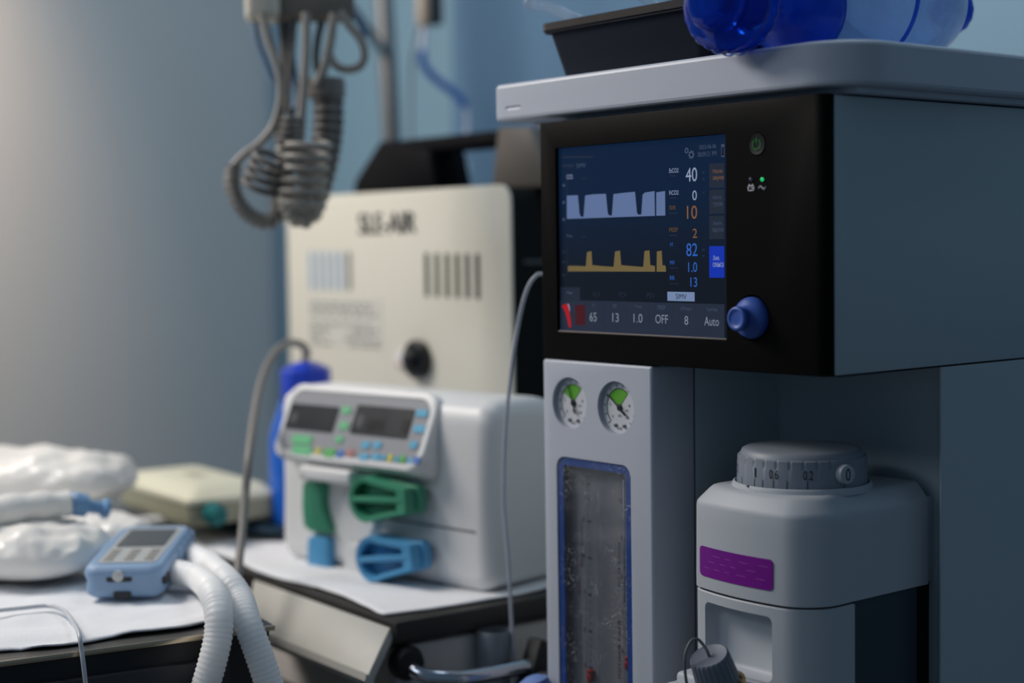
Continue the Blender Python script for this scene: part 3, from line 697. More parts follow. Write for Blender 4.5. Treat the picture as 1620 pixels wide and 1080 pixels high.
g = G(); tub(g, mat('bin_black', srgb(30, 36, 46), 0.5, spec=0.1)); g.build('tub', binT, sharp=30)
g = G(); M = Matrix.Translation((0, 0, 0)); xs = rrect(bx0-0.0015, bx1+0.0015, 0.0245, 0.1915, 0.013, 4); ys = rrect(bx0+0.006, bx1-0.006, 0.032, 0.184, 0.010, 4)
g.loft(mat('bin_rim_translucent', srgb(66, 62, 60), 0.25, spec=0.35), [[Vector((x, y, z)) for x, y in P] for P, z in ((xs, bz-0.0055), (xs, bz+0.0022), (ys, bz+0.0022), (ys, bz+0.0003), (xs, bz-0.0055))][:4], (False, False)); g.build('rim', binT)
# clear tubes sticking out of the bin
clr = glass('clear_plastic', (0.90, 0.93, 0.96, 1), rough=0.06, haze=0.10)
tp = [on(838, 4, 1, 0.09), on(875, 14, 1, 0.10), on(912, 30, 1, 0.11), on(960, 60, 1, 0.125)]
g = G(); g.sweep(clr, tp, 0.0062, 16); tt = g.build('clear_tube', sharp=60); tag(tt, 'clear plastic tube with a rounded end leaning out of the black bin', 'tube')
g = G(); g.ico(clr, tp[0], 0.0078); g.build('end_cap', tt)
tp = [on(1010, -8, 1, 0.07), on(1030, 4, 1, 0.075), on(1050, 25, 1, 0.08), on(1060, 50, 1, 0.09)]
g = G(); g.sweep(clr, tp, 0.0050, 14); tag(g.build('clear_tube', sharp=60), 'short clear tube end at the back of the black bin, next to the blue valve', 'tube')

# blue resuscitator bag
def resus():
    A = dep(1140, 12, 1.400); B = dep(1250, -4, 1.50); Cc = dep(1430, -62, 1.555)
    ax = (dep(1470, -25, 1.59)-A); ax.z = 0; ax.normalize()
    t = thing('resuscitator_bag', 'blue manual resuscitator bag lying on the right of the worktop', 'resuscitator bag', (-0.05, 0.15, ZW))
    bm_ = film('translucent_blue_plastic', (0.12, 0.36, 0.95, 1), srgb(20, 90, 225), 0.55, 0.12)
    fm = film('frosted_blue_bag', (0.50, 0.66, 0.92, 1), srgb(176, 210, 250), 0.72, 0.35, bump=0.6)
    # mask-side valve: shallow cup facing the camera-left
    q = on(1143, 20, 1, -0.036); c1 = Vector((q.x, -0.036, 1.4440)); vx = Vector((0.25, -0.97, 0)).normalized()
    g = G(); g.lathe(bm_, [(0.012, 0.030), (0.020, 0.028), (0.026, 0.020), (0.0275, 0.006), (0.034, 0.002), (0.0400, 0.000), (0.0430, -0.004), (0.0430, -0.010), (0.0395, -0.012), (0.0400, -0.016), (0.0425, -0.019), (0.0425, -0.026), (0.036, -0.032), (0.026, -0.040), (0.017, -0.050), (0.016, -0.075)], c1, vx, 64, ribs=22, ribd=0.0012, ribr=(5, 7)); g.build('patient_valve', t, sharp=50, label='round transparent blue valve')
    g = G(); g.lathe(bm_, [(0.0285, -0.008), (0.0285, 0.004), (0.0270, 0.005), (0.0255, 0.004), (0.0255, -0.008)], c1, vx, 64, cap=(False, False)); g.lathe(bm_, [(0.012, -0.02), (0.012, 0.014), (0.0105, 0.015), (0.009, 0.014), (0.009, -0.02)], c1, vx, 48, cap=(False, False)); g.build('inner_ring', t, sharp=50)
    g = G(); g.lathe(bm_, [(0.0445, -0.0245), (0.0455, -0.0225), (0.0455, -0.0195), (0.0445, -0.0175)], c1, vx, 132, cap=(False, False), ribs=22, ribd=0.0016, ribr=(0, 3)); g.build('rim', t, sharp=50)
    c2 = Vector((B.x, B.y, ZW+0.046))
    g = G(); g.lathe(bm_, [(0.016, -0.052), (0.018, -0.040), (0.018, -0.028), (0.024, -0.022), (0.036, -0.018), (0.0440, -0.010), (0.0455, 0.0), (0.0455, 0.020), (0.0445, 0.028), (0.040, 0.032), (0.030, 0.034)], c2, ax, 64); g.build('neck_cup', t, sharp=50, label='deep blue cup at the neck of the bag')
    prof = [(0.030, 0.026), (0.040, 0.030), (0.048, 0.036), (0.056, 0.050), (0.0605, 0.070), (0.0625, 0.090), (0.0620, 0.0955), (0.0600, 0.098), (0.0622, 0.101), (0.0635, 0.115), (0.0625, 0.140), (0.058, 0.160), (0.050, 0.178), (0.038, 0.192), (0.024, 0.200), (0.018, 0.203), (0.016, 0.215)]
    KB = 1.22; prof = [(r, 0.026+(h-0.026)*KB) for r, h in prof]
    c3 = Vector((B.x, B.y, ZW+0.0637))
    g = G(); g.lathe(fm, prof, c3, ax, 72); g.build('squeeze_bag', t, sharp=70, label='frosted blue squeeze bag')
    g = G(); g.lathe(bm_, [(r, h+0.0155) for r, h in ((0.0620, 0.0945), (0.0634, 0.0965), (0.0634, 0.0995), (0.0620, 0.1015))], c3, ax, 72, cap=(False, False)); g.build('bag_seam', t)
    g = G(); g.lathe(bm_, [(r, h+0.038) for r, h in ((0.017, 0.206), (0.024, 0.208), (0.026, 0.214), (0.024, 0.222), (0.016, 0.224))], c3, ax, 40, ribs=14, ribd=0.001, ribr=(1, 3)); g.build('inlet_valve', t)
resus()

# thin sampling line from behind the panel
g = G(); P = [on(875, 441, 1, 0.03), on(855, 433, 1, 0.03)]+[on(x, y, 1, 0.020) for x, y in ((847, 437), (836, 452), (826, 482), (818, 522), (811, 565), (806, 610), (801, 660), (798, 710), (797, 760), (797, 800), (801, 850), (805, 900), (808, 960), (811, 1020), (815, 1085))]+[on(824, 1200, 1, 0.02)]
g.sweep(mat('white_line', srgb(176, 180, 192), 0.35), P, 0.0022, 12); tag(g.build('sampling_line', sharp=60), 'thin white line hanging down the left of the anesthesia machine', 'tubing')

# ================================================================== RIGHT TROLLEY (z = 0.83)
ZR = 0.83
tr = thing('equipment_trolley', 'grey metal trolley with chrome rail under the white infusion pump', 'trolley', (-0.86, 0.2, 0))
tx0, tx1, ty0, ty1 = -1.42, -0.497, -0.115, 0.60
g = G(); g.box(mat('trolley_edge_dark', srgb(48, 46, 44), 0.45), tx0, tx1, ty0, ty1, ZR-0.025, ZR, b=0.005); g.build('top', tr)
side = mat('trolley_side_grey', srgb(205, 200, 196), 0.5, vary=0.04)
g = G(); g.box(side, tx0+0.02, tx1-0.010, ty0+0.015, ty1-0.02, 0.14, ZR-0.0305, b=0.004); g.build('cabinet_body', tr)
g = G(); g.box(mat('post_pale', srgb(170, 172, 172), 0.4), tx1-0.028, tx1-0.006, ty0+0.004, ty0+0.026, 0.14, ZR-0.031, b=0.004); g.build('corner_post', tr)
# sloping cream drawer front
p = [on(607, 990, 1, ty0-0.001), on(392, 918, 1, ty0-0.001), on(446, 1024, 1, -0.170), on(575, 1077, 1, -0.170)]
zt_ = ZR-0.004
q = [Vector((-0.505, ty0-0.002, zt_-0.002)), Vector((-0.83, ty0-0.002, zt_-0.002)), Vector((p[2].x-0.12, -0.165, p[2].z-0.004)), Vector((p[3].x, -0.165, p[2].z-0.004))]
nrm = (q[1]-q[0]).cross(q[2]-q[0]).normalized()
if nrm.y > 0: nrm = -nrm
g = G(); g.loft(mat('cream_drawer_enamel', srgb(178, 177, 170), 0.45), [q, [v-nrm*0.012 for v in q]], b=0.003)
dr = g.build('drawer_front', tr, label='sloping cream drawer front')
g = G(); g.loft(mat('pale_lip', srgb(225, 224, 218), 0.4), [[q[3]+nrm*0.002+Vector((0.004, 0, 0.006)), q[2]+nrm*0.002+Vector((0, 0, 0.006)), q[2]+nrm*0.002-Vector((0, 0.0, 0.003)), q[3]+nrm*0.002-Vector((0, 0.0, 0.003))], [q[3]-nrm*0.012+Vector((0.004, 0, 0.006)), q[2]-nrm*0.012+Vector((0, 0, 0.006)), q[2]-nrm*0.012-Vector((0, 0, 0.003)), q[3]-nrm*0.012-Vector((0, 0, 0.003))]]); g.build('lip', dr)
# dark drawers below
for z in (0.62, 0.44, 0.26):
    g = G(); g.box(darkgrey, tx0+0.03, tx1-0.04, ty0+0.001, ty0+0.0148, z-0.075, z+0.085, b=0.003); g.build('drawer', tr)
# chrome rail on the right side
xs_ = tx1-0.010
r0 = on(655, 1062, 0, xs_+0.0); 
g = G(); pts = [Vector((xs_-0.002, -0.100, 0.783)), Vector((xs_+0.030, -0.095, 0.774)), Vector((xs_+0.050, -0.070, 0.770)), Vector((xs_+0.055, -0.02, 0.768)), Vector((xs_+0.055, 0.10, 0.768)), Vector((xs_+0.055, 0.30, 0.768)), Vector((xs_+0.050, 0.38, 0.768)), Vector((xs_-0.002, 0.40, 0.768))]
g.sweep(chrome, pts, 0.0085, 20); g.build('rail', tr, label='chrome side rail')
for yy in (-0.100, 0.40):
    g = G(); g.lathe(rubber, [(0.019, 0), (0.019, 0.012), (0.016, 0.018), (0.011, 0.020)], (xs_-0.001, yy, 0.783 if yy < 0 else 0.768), (1, 0, 0), 32); g.build('rail_mount', tr)
cy = on(770, 1025, 0, xs_+0.018)
g = G(); g.lathe(mat('cup_grey', srgb(120, 126, 134), 0.35), [(0.015, 0), (0.0185, 0.002), (0.0190, 0.075), (0.0175, 0.078), (0.0165, 0.066), (0.001, 0.066)], (xs_+0.0195, cy.y+0.004, on(770, 997, 0, xs_+0.018).z-0.076), (0, 0, 1), 32); tag(g.build('small_cup'), 'small grey cylindrical cup fixed to the trolley side behind the chrome rail', 'cup')
bk = on(842, 1050, 0, xs_+0.055)
g = G(); Mx = Matrix.Translation((xs_+0.055, bk.y, 0.768)) @ Matrix.Rotation(math.radians(-20), 4, 'X')
g.box(rubber, -0.013, 0.013, -0.012, 0.012, -0.05, 0.028, b=0.005, M=Mx); g.lathe(rubber, [(0.006, 0), (0.006, 0.02), (0.011, 0.022), (0.011, 0.034), (0.009, 0.036)], Mx @ Vector((0.012, 0, -0.01)), (1, -0.2, 0), 20)
tag(g.build('rail_clamp'), 'black clamp gripping the chrome trolley rail beside the anesthesia machine', 'clamp')
bb = on(852, 1085, 1, -0.02)
g = G(); g.lathe(mat('pale_blue_plastic', srgb(112, 140, 200), 0.4), [(0.006, -0.02), (0.016, -0.015), (0.019, 0.0), (0.016, 0.012), (0.008, 0.016), (0.001, 0.0165)], (bb.x-0.004, bb.y, bb.z-0.006), (-0.2, -0.2, 1), 32)
g.lathe(mat('pale_blue_plastic', (1, 1, 1, 1)), [(0.006, -0.09), (0.006, -0.01)], (bb.x-0.004, bb.y, bb.z-0.006), (0, 0, 1), 16)
tag(g.build('blue_cap'), 'pale blue rounded cap at the bottom edge, left of the flow meter block', 'cap')
for x in (tx0+0.07, tx1-0.07):
    for yy in (ty0+0.07, ty1-0.07):
        g = G(); g.lathe(rubber, [(0.04, -0.014), (0.05, -0.008), (0.05, 0.008), (0.04, 0.014)], (x, yy, 0.05), (1, 0, 0), 28); g.box(steel, x-0.015, x+0.015, yy-0.015, yy+0.015, 0.09, 0.145); g.build('caster', tr)

def cloth(name, outline_fn, z, nx, ny, seedv, label, amp=0.004, th=0.0025, colr=(232, 233, 236), lip=0.0):
    """crumpled sheet: outline_fn(u,v)->(x,y)"""
    m = mat('white_cloth', srgb(*colr), 0.85, bump=0.35, bscale=500)
    bm = bmesh.new(); top = []
    for j in range(ny+1):
        row = []
        for i in range(nx+1):
            u = i/nx; v = j/ny; x, y, dz = outline_fn(u, v)
            h = abs(noise.noise(Vector((x*9+seedv, y*9, 0.3))))*amp*1.6+abs(noise.noise(Vector((x*31, y*31+seedv, 2.2))))*amp*0.7
            row.append(bm.verts.new((x, y, z+th+h+dz)))
        top.append(row)
    for j in range(ny):
        for i in range(nx): bm.faces.new((top[j][i], top[j][i+1], top[j+1][i+1], top[j+1][i]))
    g = bmesh.ops.extrude_face_region(bm, geom=bm.faces[:])
    for v in [e for e in g['geom'] if isinstance(e, bmesh.types.BMVert)]: v.co.z += -th*0.8
    bmesh.ops.recalc_face_normals(bm, faces=bm.faces)
    me = bpy.data.meshes.new(name); bm.to_mesh(me); bm.free(); me.materials.append(m)
    me.polygons.foreach_set('use_smooth', [True]*len(me.polygons))
    o = bpy.data.objects.new(name, me); C.objects.link(o); tag(o, label, 'cloth'); return o
def rt_fn(u, v):
    x = -1.30+(0.772+0.015*math.sin(v*7))*u; y = ty0+0.010+0.57*v+0.006*math.sin(u*17)
    return x, y, 0
cloth('cloth', rt_fn, ZR, 90, 60, 3.1, 'white cloth spread over the trolley under the infusion pump', amp=0.0016)

# the trolley stands a few degrees askew
for o in (tr, bpy.data.objects['small_cup'], bpy.data.objects['rail_clamp'], bpy.data.objects['cloth']):
    pv = Vector((-0.490, -0.120, 0)); Rm = Matrix.Rotation(math.radians(-3.0), 4, 'Z')
    o.matrix_world = Matrix.Translation(pv) @ Rm @ Matrix.Translation(-pv) @ Matrix.Translation(o.location)

# ================================================================== AIR COMPRESSOR
sy = 0.25
ac = thing('air_compressor', 'cream-fronted air compressor with black sides and black top handle', 'air compressor', (-1.02, 0.40, ZR))
sx0, sx1, sz0, sz1 = -1.312, -0.742, ZR+0.012, 1.3135
sm_black = mat('compressor_black', srgb(10, 11, 13), 0.55, spec=0.2)
ac_c = mat('compressor_cream', srgb(216, 213, 200), 0.42, vary=0.02, vscale=3)
g = G(); g.prism(sm_black, rrect(sx0+0.003, sx1+0.001, sz0, sz1-0.002, [0.004, 0.004, 0.022, 0.022]), 0.30, facing(sy+0.304)); g.build('housing', ac)
g = G(); g.prism(ac_c, rrect(sx0, sx1, sz0, sz1, [0.004, 0.004, 0.022, 0.022]), 0.004, facing(sy+0.0035), b=0.0015, seg=2, ang=50); fp = g.build('front_panel', ac, label='cream front panel')
g = G()
def V2(px, py): p = on(px, py, 1, sy-0.001); return p
la = V2(567, 368); lb_ = V2(656, 337)
g.text(ink, 'SLE-AIR', (la.x, sy-0.0012, (V2(567, 372).z+V2(656, 367).z)/2), (lb_.x-la.x, 0, 0), (0, 0, 0.031))
tt_ = g
for k_ in range(2): g.text(ink, 'SLE-AIR', (la.x+0.0016*(k_+1), sy-0.0012-0.0001*k_, (V2(567, 372).z+V2(656, 367).z)/2), (lb_.x-la.x, 0, 0), (0, 0, 0.031))
g.build('lettering', fp, flat=True)
vent_d = mat('vent_slot_dark', srgb(44, 50, 46), 0.7)
for i in range(6):
    c_ = 675+16.0*i; a = V2(c_-4, 399+i*0.3); b_ = V2(c_+4, 470+i*0.8); g = G(); mm = vent_d
    g.prism(mm, rrect(a.x, b_.x, b_.z, a.z, 0.005, 4), 0.0010, facing(sy-0.0001)); g.build('vent_slot', fp)
for i in range(6):
    c_ = 492+12.0*i; a = V2(c_-4, 397); b_ = V2(c_+4, 460); g = G()
    g.prism(mat('vent_slot_blue', srgb(160, 178, 196), 0.6) if i < 5 else mat('vent_slot_grey', srgb(130, 132, 128), 0.6), rrect(a.x, b_.x, b_.z, a.z, 0.005, 4), 0.0010, facing(sy-0.0001)); g.build('vent_slot', fp, label='pale blue vent slot' if i < 5 else None)
a = V2(488, 470); b_ = V2(604, 550)
g = G(); g.box(mat('plate_paper', srgb(205, 204, 196), 0.6), a.x, b_.x, sy-0.0012, sy-0.0001, b_.z, a.z); lp = g.build('instruction_label', fp)
g = G(); lt = mat('label_grey_ink', srgb(128, 128, 124), 0.7)
random.seed(11)
for r_ in range(9):
    z = a.z-0.008-r_*0.0078; x = a.x+0.006
    while x < b_.x-0.02:
        w_ = random.uniform(0.01, 0.03)
        if not (r_ in (3,) or (0.04 < x-a.x < 0.10 and r_ > 4)): g.box(lt, x, min(x+w_, b_.x-0.006), sy-0.0016, sy-0.0011, z-0.0022, z+0.001)
        x += w_+0.008
g.build('label_lines', lp)
kc_ = on(666, 568, 1, sy)
g = G(); g.lathe(mat('gauge_black', srgb(18, 22, 26), 0.3), [(0.027, 0), (0.028, 0.004), (0.028, 0.012), (0.024, 0.016), (0.012, 0.018), (0.012, 0.026), (0.009, 0.028), (0.001, 0.0285)], (kc_.x, sy, kc_.z), (0, -1, 0), 40); g.build('pressure_knob', ac, label='round black knob')
kk = on(638, 566, 1, sy)
g = G(); g.lathe(mat('pale_dial', srgb(225, 222, 220), 0.4), [(0.013, 0), (0.014, 0.002), (0.012, 0.006), (0.001, 0.007)], (kk.x, sy, kk.z), (0, -1, 0), 28); g.build('pale_button', ac)
g = G(); kk = on(636, 571, 1, sy); g.box(mat('pale_red_mark', srgb(200, 150, 145), 0.5), kk.x-0.005, kk.x+0.003, sy-0.0074, sy-0.0060, kk.z-0.008, kk.z-0.003); g.build('red_mark', ac)
g = G(); g.box(mat('seam_metal', srgb(70, 74, 80), 0.3), sx1+0.0005, sx1+0.0025, sy+0.02, sy+0.31, 1.208, 1.213); g.build('side_strip', ac)
# handle
hy = 0.30
def H(px, py): p = on(px, py, 1, hy); return (p.x, p.z)
hb = mat('handle_black', srgb(14, 15, 19), 0.6, spec=0.06)
z_top = sz1-0.0045
def hpoly(pts):
    out = [H(*q) for q in pts]; out = [(x, max(z, z_top)) for x, z in out]; return out
g = G()
g.prism(hb, hpoly([(556, 330), (690, 330), (677, 236), (600, 222), (560, 285)]), 0.07, facing(hy+0.07), b=0.006, ang=20); g.build('handle_foot', ac)
g = G(); g.prism(mat('handle_black_lit', srgb(88, 83, 78), 0.5), hpoly([(776, 330), (872, 330), (838, 200), (786, 200)]), 0.07, facing(hy+0.07), b=0.006, ang=20); g.build('handle_foot', ac, label='right handle foot, black painted lighter as if lit')  # same black handle; the lighter tone paints the different light on this foot
a = H(604, 222); b_ = H(800, 203); zt1 = (a[1]+b_[1])/2
g = G(); g.box(hb, a[0], b_[0], hy+0.010, hy+0.045, zt1-0.024, zt1, b=0.008, seg=3); g.build('handle_bar', ac)
for x in (sx0+0.05, sx1-0.05):
    for yy in (sy+0.05, sy+0.27):
        g = G(); g.lathe(rubber, [(0.014, 0), (0.014, 0.010), (0.012, 0.0125)], (x, yy, ZR+0.0045), (0, 0, 1), 20); g.build('rubber_foot', ac)

# ================================================================== INFUSION PUMP
PA = math.radians(8.5); PO = Vector((-0.880, -0.022, ZR+0.0055)); PM = Matrix.Translation(PO) @ Matrix.Rotation(PA, 4, 'Z')
PMi = PM.inverted()
def pk(px, py, v):
    """pump-local (u, z) where the ray meets the plane v"""
    o = PMi @ CAMP; d = (PMi.to_3x3()) @ ray(px, py); t = (v-o.y)/d.y; q = o+t*d; return q.x, q.z
def pf(v): return PM @ facing(v)
ip = thing('infusion_pump', 'white two-channel infusion pump with green and blue rotary clamps', 'medical pump', tuple(PM @ Vector((0.17, 0.09, 0))))
wp = mat('pump_white', srgb(226, 226, 226), 0.4)
PW = 0.366
# body: rounded side profile swept along the width with rounded ends
prof = [(0.012, 0.0), (0.0, 0.012), (0.0, 0.10), (0.002, 0.195), (0.014, 0.214), (0.035, 0.2195), (0.10, 0.218), (0.135, 0.202), (0.160, 0.165), (0.178, 0.12), (0.186, 0.07), (0.182, 0.02), (0.170, 0.0)]
def spline2(P, k=5):
    pts = cr([Vector((a, b_, 0)) for a, b_ in P], 0.008); return [(p.x, p.y) for p in pts]
pr = spline2(prof); cxp, czp = 0.09, 0.10
def body(x0, x1, P, r=0.022, c=(0.09, 0.10), m=wp, name='housing', parent=ip, taper=(0.0, 0.0), label=None):
    rings = []
    N = 6
    for i in range(N+1):
        a = math.pi/2*i/N; ins = r*(1-math.sin(a)); x = x0+r*(1-math.cos(a)); rings.append((x, ins))
    for i in range(N, -1, -1):
        a = math.pi/2*i/N; ins = r*(1-math.sin(a)); x = x1-r*(1-math.cos(a)); rings.append((x, ins))
    out = []
    for x, ins in rings:
        ring = []
        for (v, z) in P:
            d = Vector((v-c[0], z-c[1])); L = d.length; d2 = d*(max(0.0, L-ins)/L); ring.append(PM @ Vector((x, c[0]+d2.x, max(0.0, c[1]+d2.y))))
        out.append(ring)
    g = G(); g.loft(m, out); return g.build(name, parent, sharp=50, label=label)
bd = body(-0.012, PW, pr)
# seam around the body front and lower section
g = G(); g.box(mat('seam_grey', srgb(120, 120, 122), 0.6), 0.20, PW-0.022, -0.0012, 0.0, pk(730, 838, 0)[1]-0.0012, pk(730, 838, 0)[1]+0.0012, M=PM); g.build('seam', bd)
# control head: leaning panel in front
vT, vB = -0.004, -0.046
def pk2(px, py):
    """pixel -> pump-local point on the leaning control face"""
    o = PMi @ CAMP; d = PMi.to_3x3() @ ray(px, py)
    n = Vector((0, 0.100, -0.045)).normalized()           # face through (vB, zB)-(vT, zT)
    p0 = Vector((0, vB, 0.108)); t = (p0-o).dot(n)/d.dot(n); return o+t*d
fdir = Vector((0, vT-vB, 0.093)).normalized(); fn = Vector((0, -fdir.z, fdir.y))
P0 = Vector((0, vB, 0.108))
def FM(u0, off):   # matrix of the face plane: local x=u, y=up the face, z=outwards
    M = Matrix.Identity(4); M.col[0][:3] = (1, 0, 0); M.col[1][:3] = fdir; M.col[2][:3] = fn; q = P0+fn*off; M.col[3][:3] = (u0, q.y, q.z); return PM @ M
def fk(px, py):
    o = PMi @ CAMP; d = PMi.to_3x3() @ ray(px, py); t = (P0-o).dot(fn)/d.dot(fn); q = o+t*d; return q.x, (q-P0).dot(fdir)
cor = [fk(428, 716), fk(676, 750), fk(690, 640), fk(668, 618), fk(480, 610)]
fx0 = fk(430, 710)[0]; fx1 = fk(690, 650)[0]; fy1 = 0.129
def face_poly(ins):
    xa, xb = fx0+ins, fx1-ins; ya, yb = 0.0305+ins, fy1-ins; k1 = 0.016
    return rrect(xa, xb, ya, yb, [0.018, 0.022, 0.022, 0.018], 6)
g = G()
rings = []
for ins, dz in ((0.006, -0.062), (0.0, -0.045), (0.0, -0.004), (0.0015, -0.001), (0.004, 0.0), (0.0085, 0.0), (0.0095, -0.0018)):
    M = FM(0, dz); rings.append([M @ Vector((x, y, 0)) for x, y in face_poly(ins)])
g.loft(wp, rings); hd = g.build('control_head', ip, sharp=40)
g = G(); g.prism(mat('keypad_grey', srgb(140, 142, 148), 0.5), face_poly(0.0096), 0.0008, FM(0, -0.0016)); kp = g.build('keypad', hd, label='grey keypad with coloured keys')
def frect(g, m, x0, y0, x1, y1, h=0.0010, r=0.002):
    xm, ym = (x0+x1)/2, (y0+y1)/2; a0, b0 = fk(x0, ym)[0], fk(x1, ym)[0]; t0, t1 = fk(xm, y1)[1], fk(xm, y0)[1]
    g.prism(m, rrect(min(a0, b0), max(a0, b0), t0, t1, r, 3), h, FM(0, -0.0007))
ds = mat('pump_display_dark', srgb(40, 43, 48), 0.3); dk = mat('pump_display_black', srgb(12, 12, 14), 0.3)
g = G(); frect(g, ds, 455, 640, 532, 681); g.build('pump_display', hd); g = G(); frect(g, ds, 558, 643, 651, 690); d2 = g.build('pump_display', hd)
for q_, m_ in (((580, 664, 608, 681), dk), ((637, 664, 648, 684), dk), ((565, 656, 574, 676), mat('pump_display_dim', srgb(70, 72, 78), 0.4)), ((461, 652, 470, 668), mat('pump_display_dim', (1, 1, 1, 1)))):
    g = G(); frect(g, m_, *q_, 0.0014, 0.0005); g.build('display_window', kp)
kg = mat('key_green', srgb(96, 182, 128), 0.5); kg2 = mat('key_deep_green', srgb(84, 170, 92), 0.5); kb = mat('key_blue', srgb(78, 164, 200), 0.5); ky = mat('key_yellow', srgb(190, 184, 84), 0.5); kd = mat('key_deep_blue', srgb(56, 110, 186), 0.5); kr = mat('key_red', srgb(170, 110, 112), 0.5)
for m_, lst in ((kg, ((541, 643, 555, 654), (537, 667, 551, 679), (531, 689, 542, 700), (462, 688, 493, 702), (462, 705, 493, 719))), (kg2, ((512, 709, 530, 723), (632, 720, 641, 732))), (ky, ((498, 708, 507, 719), (613, 718, 621, 731))), (kd, ((533, 712, 543, 724), (654, 722, 664, 734))),
                (kb, ((658, 648, 677, 659), (654, 672, 673, 684), (648, 698, 660, 709), (572, 698, 585, 709), (590, 698, 603, 709), (569, 717, 583, 728), (588, 717, 600, 728), (602, 719, 610, 728), (624, 721, 630, 731), (645, 723, 652, 733))), (kr, ((549, 710, 560, 722),))):
    for r_ in lst: g = G(); frect(g, m_, *r_, h=0.0013); g.build('key', kp, label={kg: 'green key', kg2: 'deep green key', ky: 'yellow key', kd: 'deep blue key', kb: 'light blue key', kr: 'red key'}[m_])
# white ledge under the head
a = pk(474, 742, -0.03); b_ = pk(556, 756, -0.03)
g = G(); g.box(wp, a[0], b_[0], -0.034, 0.002, a[1]-0.012, a[1]+0.006, b=0.005, seg=3, M=PM); g.build('head_ledge', ip)
# guide plates and rotary clamps
def guide(px0, py0, px1, py1, m, lab):
    v = -0.010; a = pk(px0, py1, v); b_ = pk(px1, py0, v); w_ = b_[0]-a[0]; h = b_[1]-a[1]
    P = [(0, 0.08*h), (0.012, 0), (w_*0.95, 0), (w_*1.02, 0.12*h), (w_*0.80, 0.42*h), (w_*0.74, 0.60*h), (w_*0.80, 0.92*h), (w_*0.7, h), (0.008, h), (0, 0.92*h), (-0.002, 0.5*h)]
    g = G(); g.prism(m, P, 0.014, PM @ Matrix.Translation((a[0], 0, a[1])) @ facing(0.002), b=0.003); return g.build('tube_guide', ip, label=lab)
gr = mat('clamp_green', srgb(64, 142, 112), 0.42); bl_ = mat('clamp_blue', srgb(76, 146, 192), 0.42)
guide(481, 764, 520, 838, gr, 'green tube guide'); guide(489, 853, 530, 927, bl_, 'blue tube guide')
# white hub discs behind the clamps
for cx_, cy_, r_ in ((585, 800, 0.034), (592, 886, 0.036)):
    u, z = pk(cx_-14, cy_+14, -0.002); g = G(); g.lathe(wp, [(r_, 0), (r_, 0.006), (r_-0.004, 0.010), (0.002, 0.010)], PM @ Vector((u, 0.001, z)), PM.to_3x3() @ Vector((0, -1, 0)), 48); g.build('hub_disc', ip)
def rotor(cx_, cy_, tipx, tipy, m, lab):
    v = -0.030; u, z = pk(cx_, cy_, v); tu, tz = pk(tipx, tipy, v); R_ = 0.0285; L = math.hypot(tu-u, tz-z); an = math.atan2(tz-z, tu-u)
    P = []
    for i in range(25):
        a = math.radians(62+236*i/24); P.append((R_*math.cos(a), R_*math.sin(a)))
    P += [(L*0.95, -0.016), (L, -0.012), (L*1.01, 0.012), (L*0.96, 0.017)]
    M = PM @ Matrix.Translation((u, 0, z)) @ facing(0.0) @ Matrix.Rotation(an, 4, 'Z')
    g = G(); g.prism(m, P, 0.014, M @ Matrix.Translation((0, 0, 0.009)), b=0.004, seg=3, ang=40)
    # raised rim and central grip
    Q = []
    for i in range(25):
        a = math.radians(62+236*i/24); Q.append(Vector((R_*0.97*math.cos(a), R_*0.97*math.sin(a), 0)))
    Q += [Vector((L*0.93, -0.0145, 0)), Vector((L*0.93, 0.0145, 0))]
    def ring(s_, z_): return [M @ Vector((q.x*s_ if q.length > R_ else q.x*s_, q.y*s_, z_)) for q in Q]
    g.loft(m, [ring(1.0, 0.022), ring(1.0, 0.036), ring(0.97, 0.038), ring(0.76, 0.037), ring(0.74, 0.024)], (False, False))
    o = g.build('rotary_clamp', ip, label=lab)
    g = G(); g.box(m, -R_*0.8, L*0.88, -0.0035, 0.0035, 0.022, 0.038, b=0.002, M=M); g.build('grip_bar', o)
    return o
rotor(583, 789, 655, 792, gr, 'green rotary clamp'); rotor(594, 883, 664, 880, bl_, 'blue rotary clamp')
for u in (0.04, PW-0.04):
    for v in (0.03, 0.15):
        g = G(); g.lathe(rubber, [(0.009, -0.004), (0.009, 0.002)], PM @ Vector((u, v, 0)), (0, 0, 1), 16); g.build('rubber_foot', ip)

# ================================================================== BLUE BOTTLE + CABLE
bc = dep(484, 600, 2.22); BZ = ZR+0.0045
bt = thing('humidifier_bottle', 'cobalt blue bottle with an octagonal cap behind the infusion pump', 'bottle', (bc.x, bc.y, BZ))
cb = mat('cobalt_blue_plastic', srgb(34, 66, 190), 0.35); cb2 = mat('bright_blue_plastic', srgb(24, 100, 205), 0.3, trans=0.1)
zc0 = on(484, 634, 1, bc.y).z; zc1 = on(484, 583, 1, bc.y).z
g = G(); oc = [(math.cos(math.radians(22.5+45*i)), math.sin(math.radians(22.5+45*i))) for i in range(8)]
g.loft(cb, [[Vector((bc.x+r*c_*1.0, bc.y+r*s_, z)) for c_, s_ in oc] for r, z in ((0.034, zc0), (0.0355, zc0+0.002), (0.0355, zc1-0.002), (0.034, zc1), (0.018, zc1+0.008), (0.010, zc1+0.010))], b=0.0015); g.build('cap', bt)
g = G(); hgt = zc0-BZ; g.lathe(cb2, [(0.038, 0.0), (0.044, 0.006), (0.046, 0.03), (0.045, hgt*0.72), (0.039, hgt*0.84), (0.032, hgt*0.94), (0.029, hgt)], (bc.x-0.010, bc.y-0.004, BZ), (0.0, 0.0, 1), 48); g.build('body', bt)
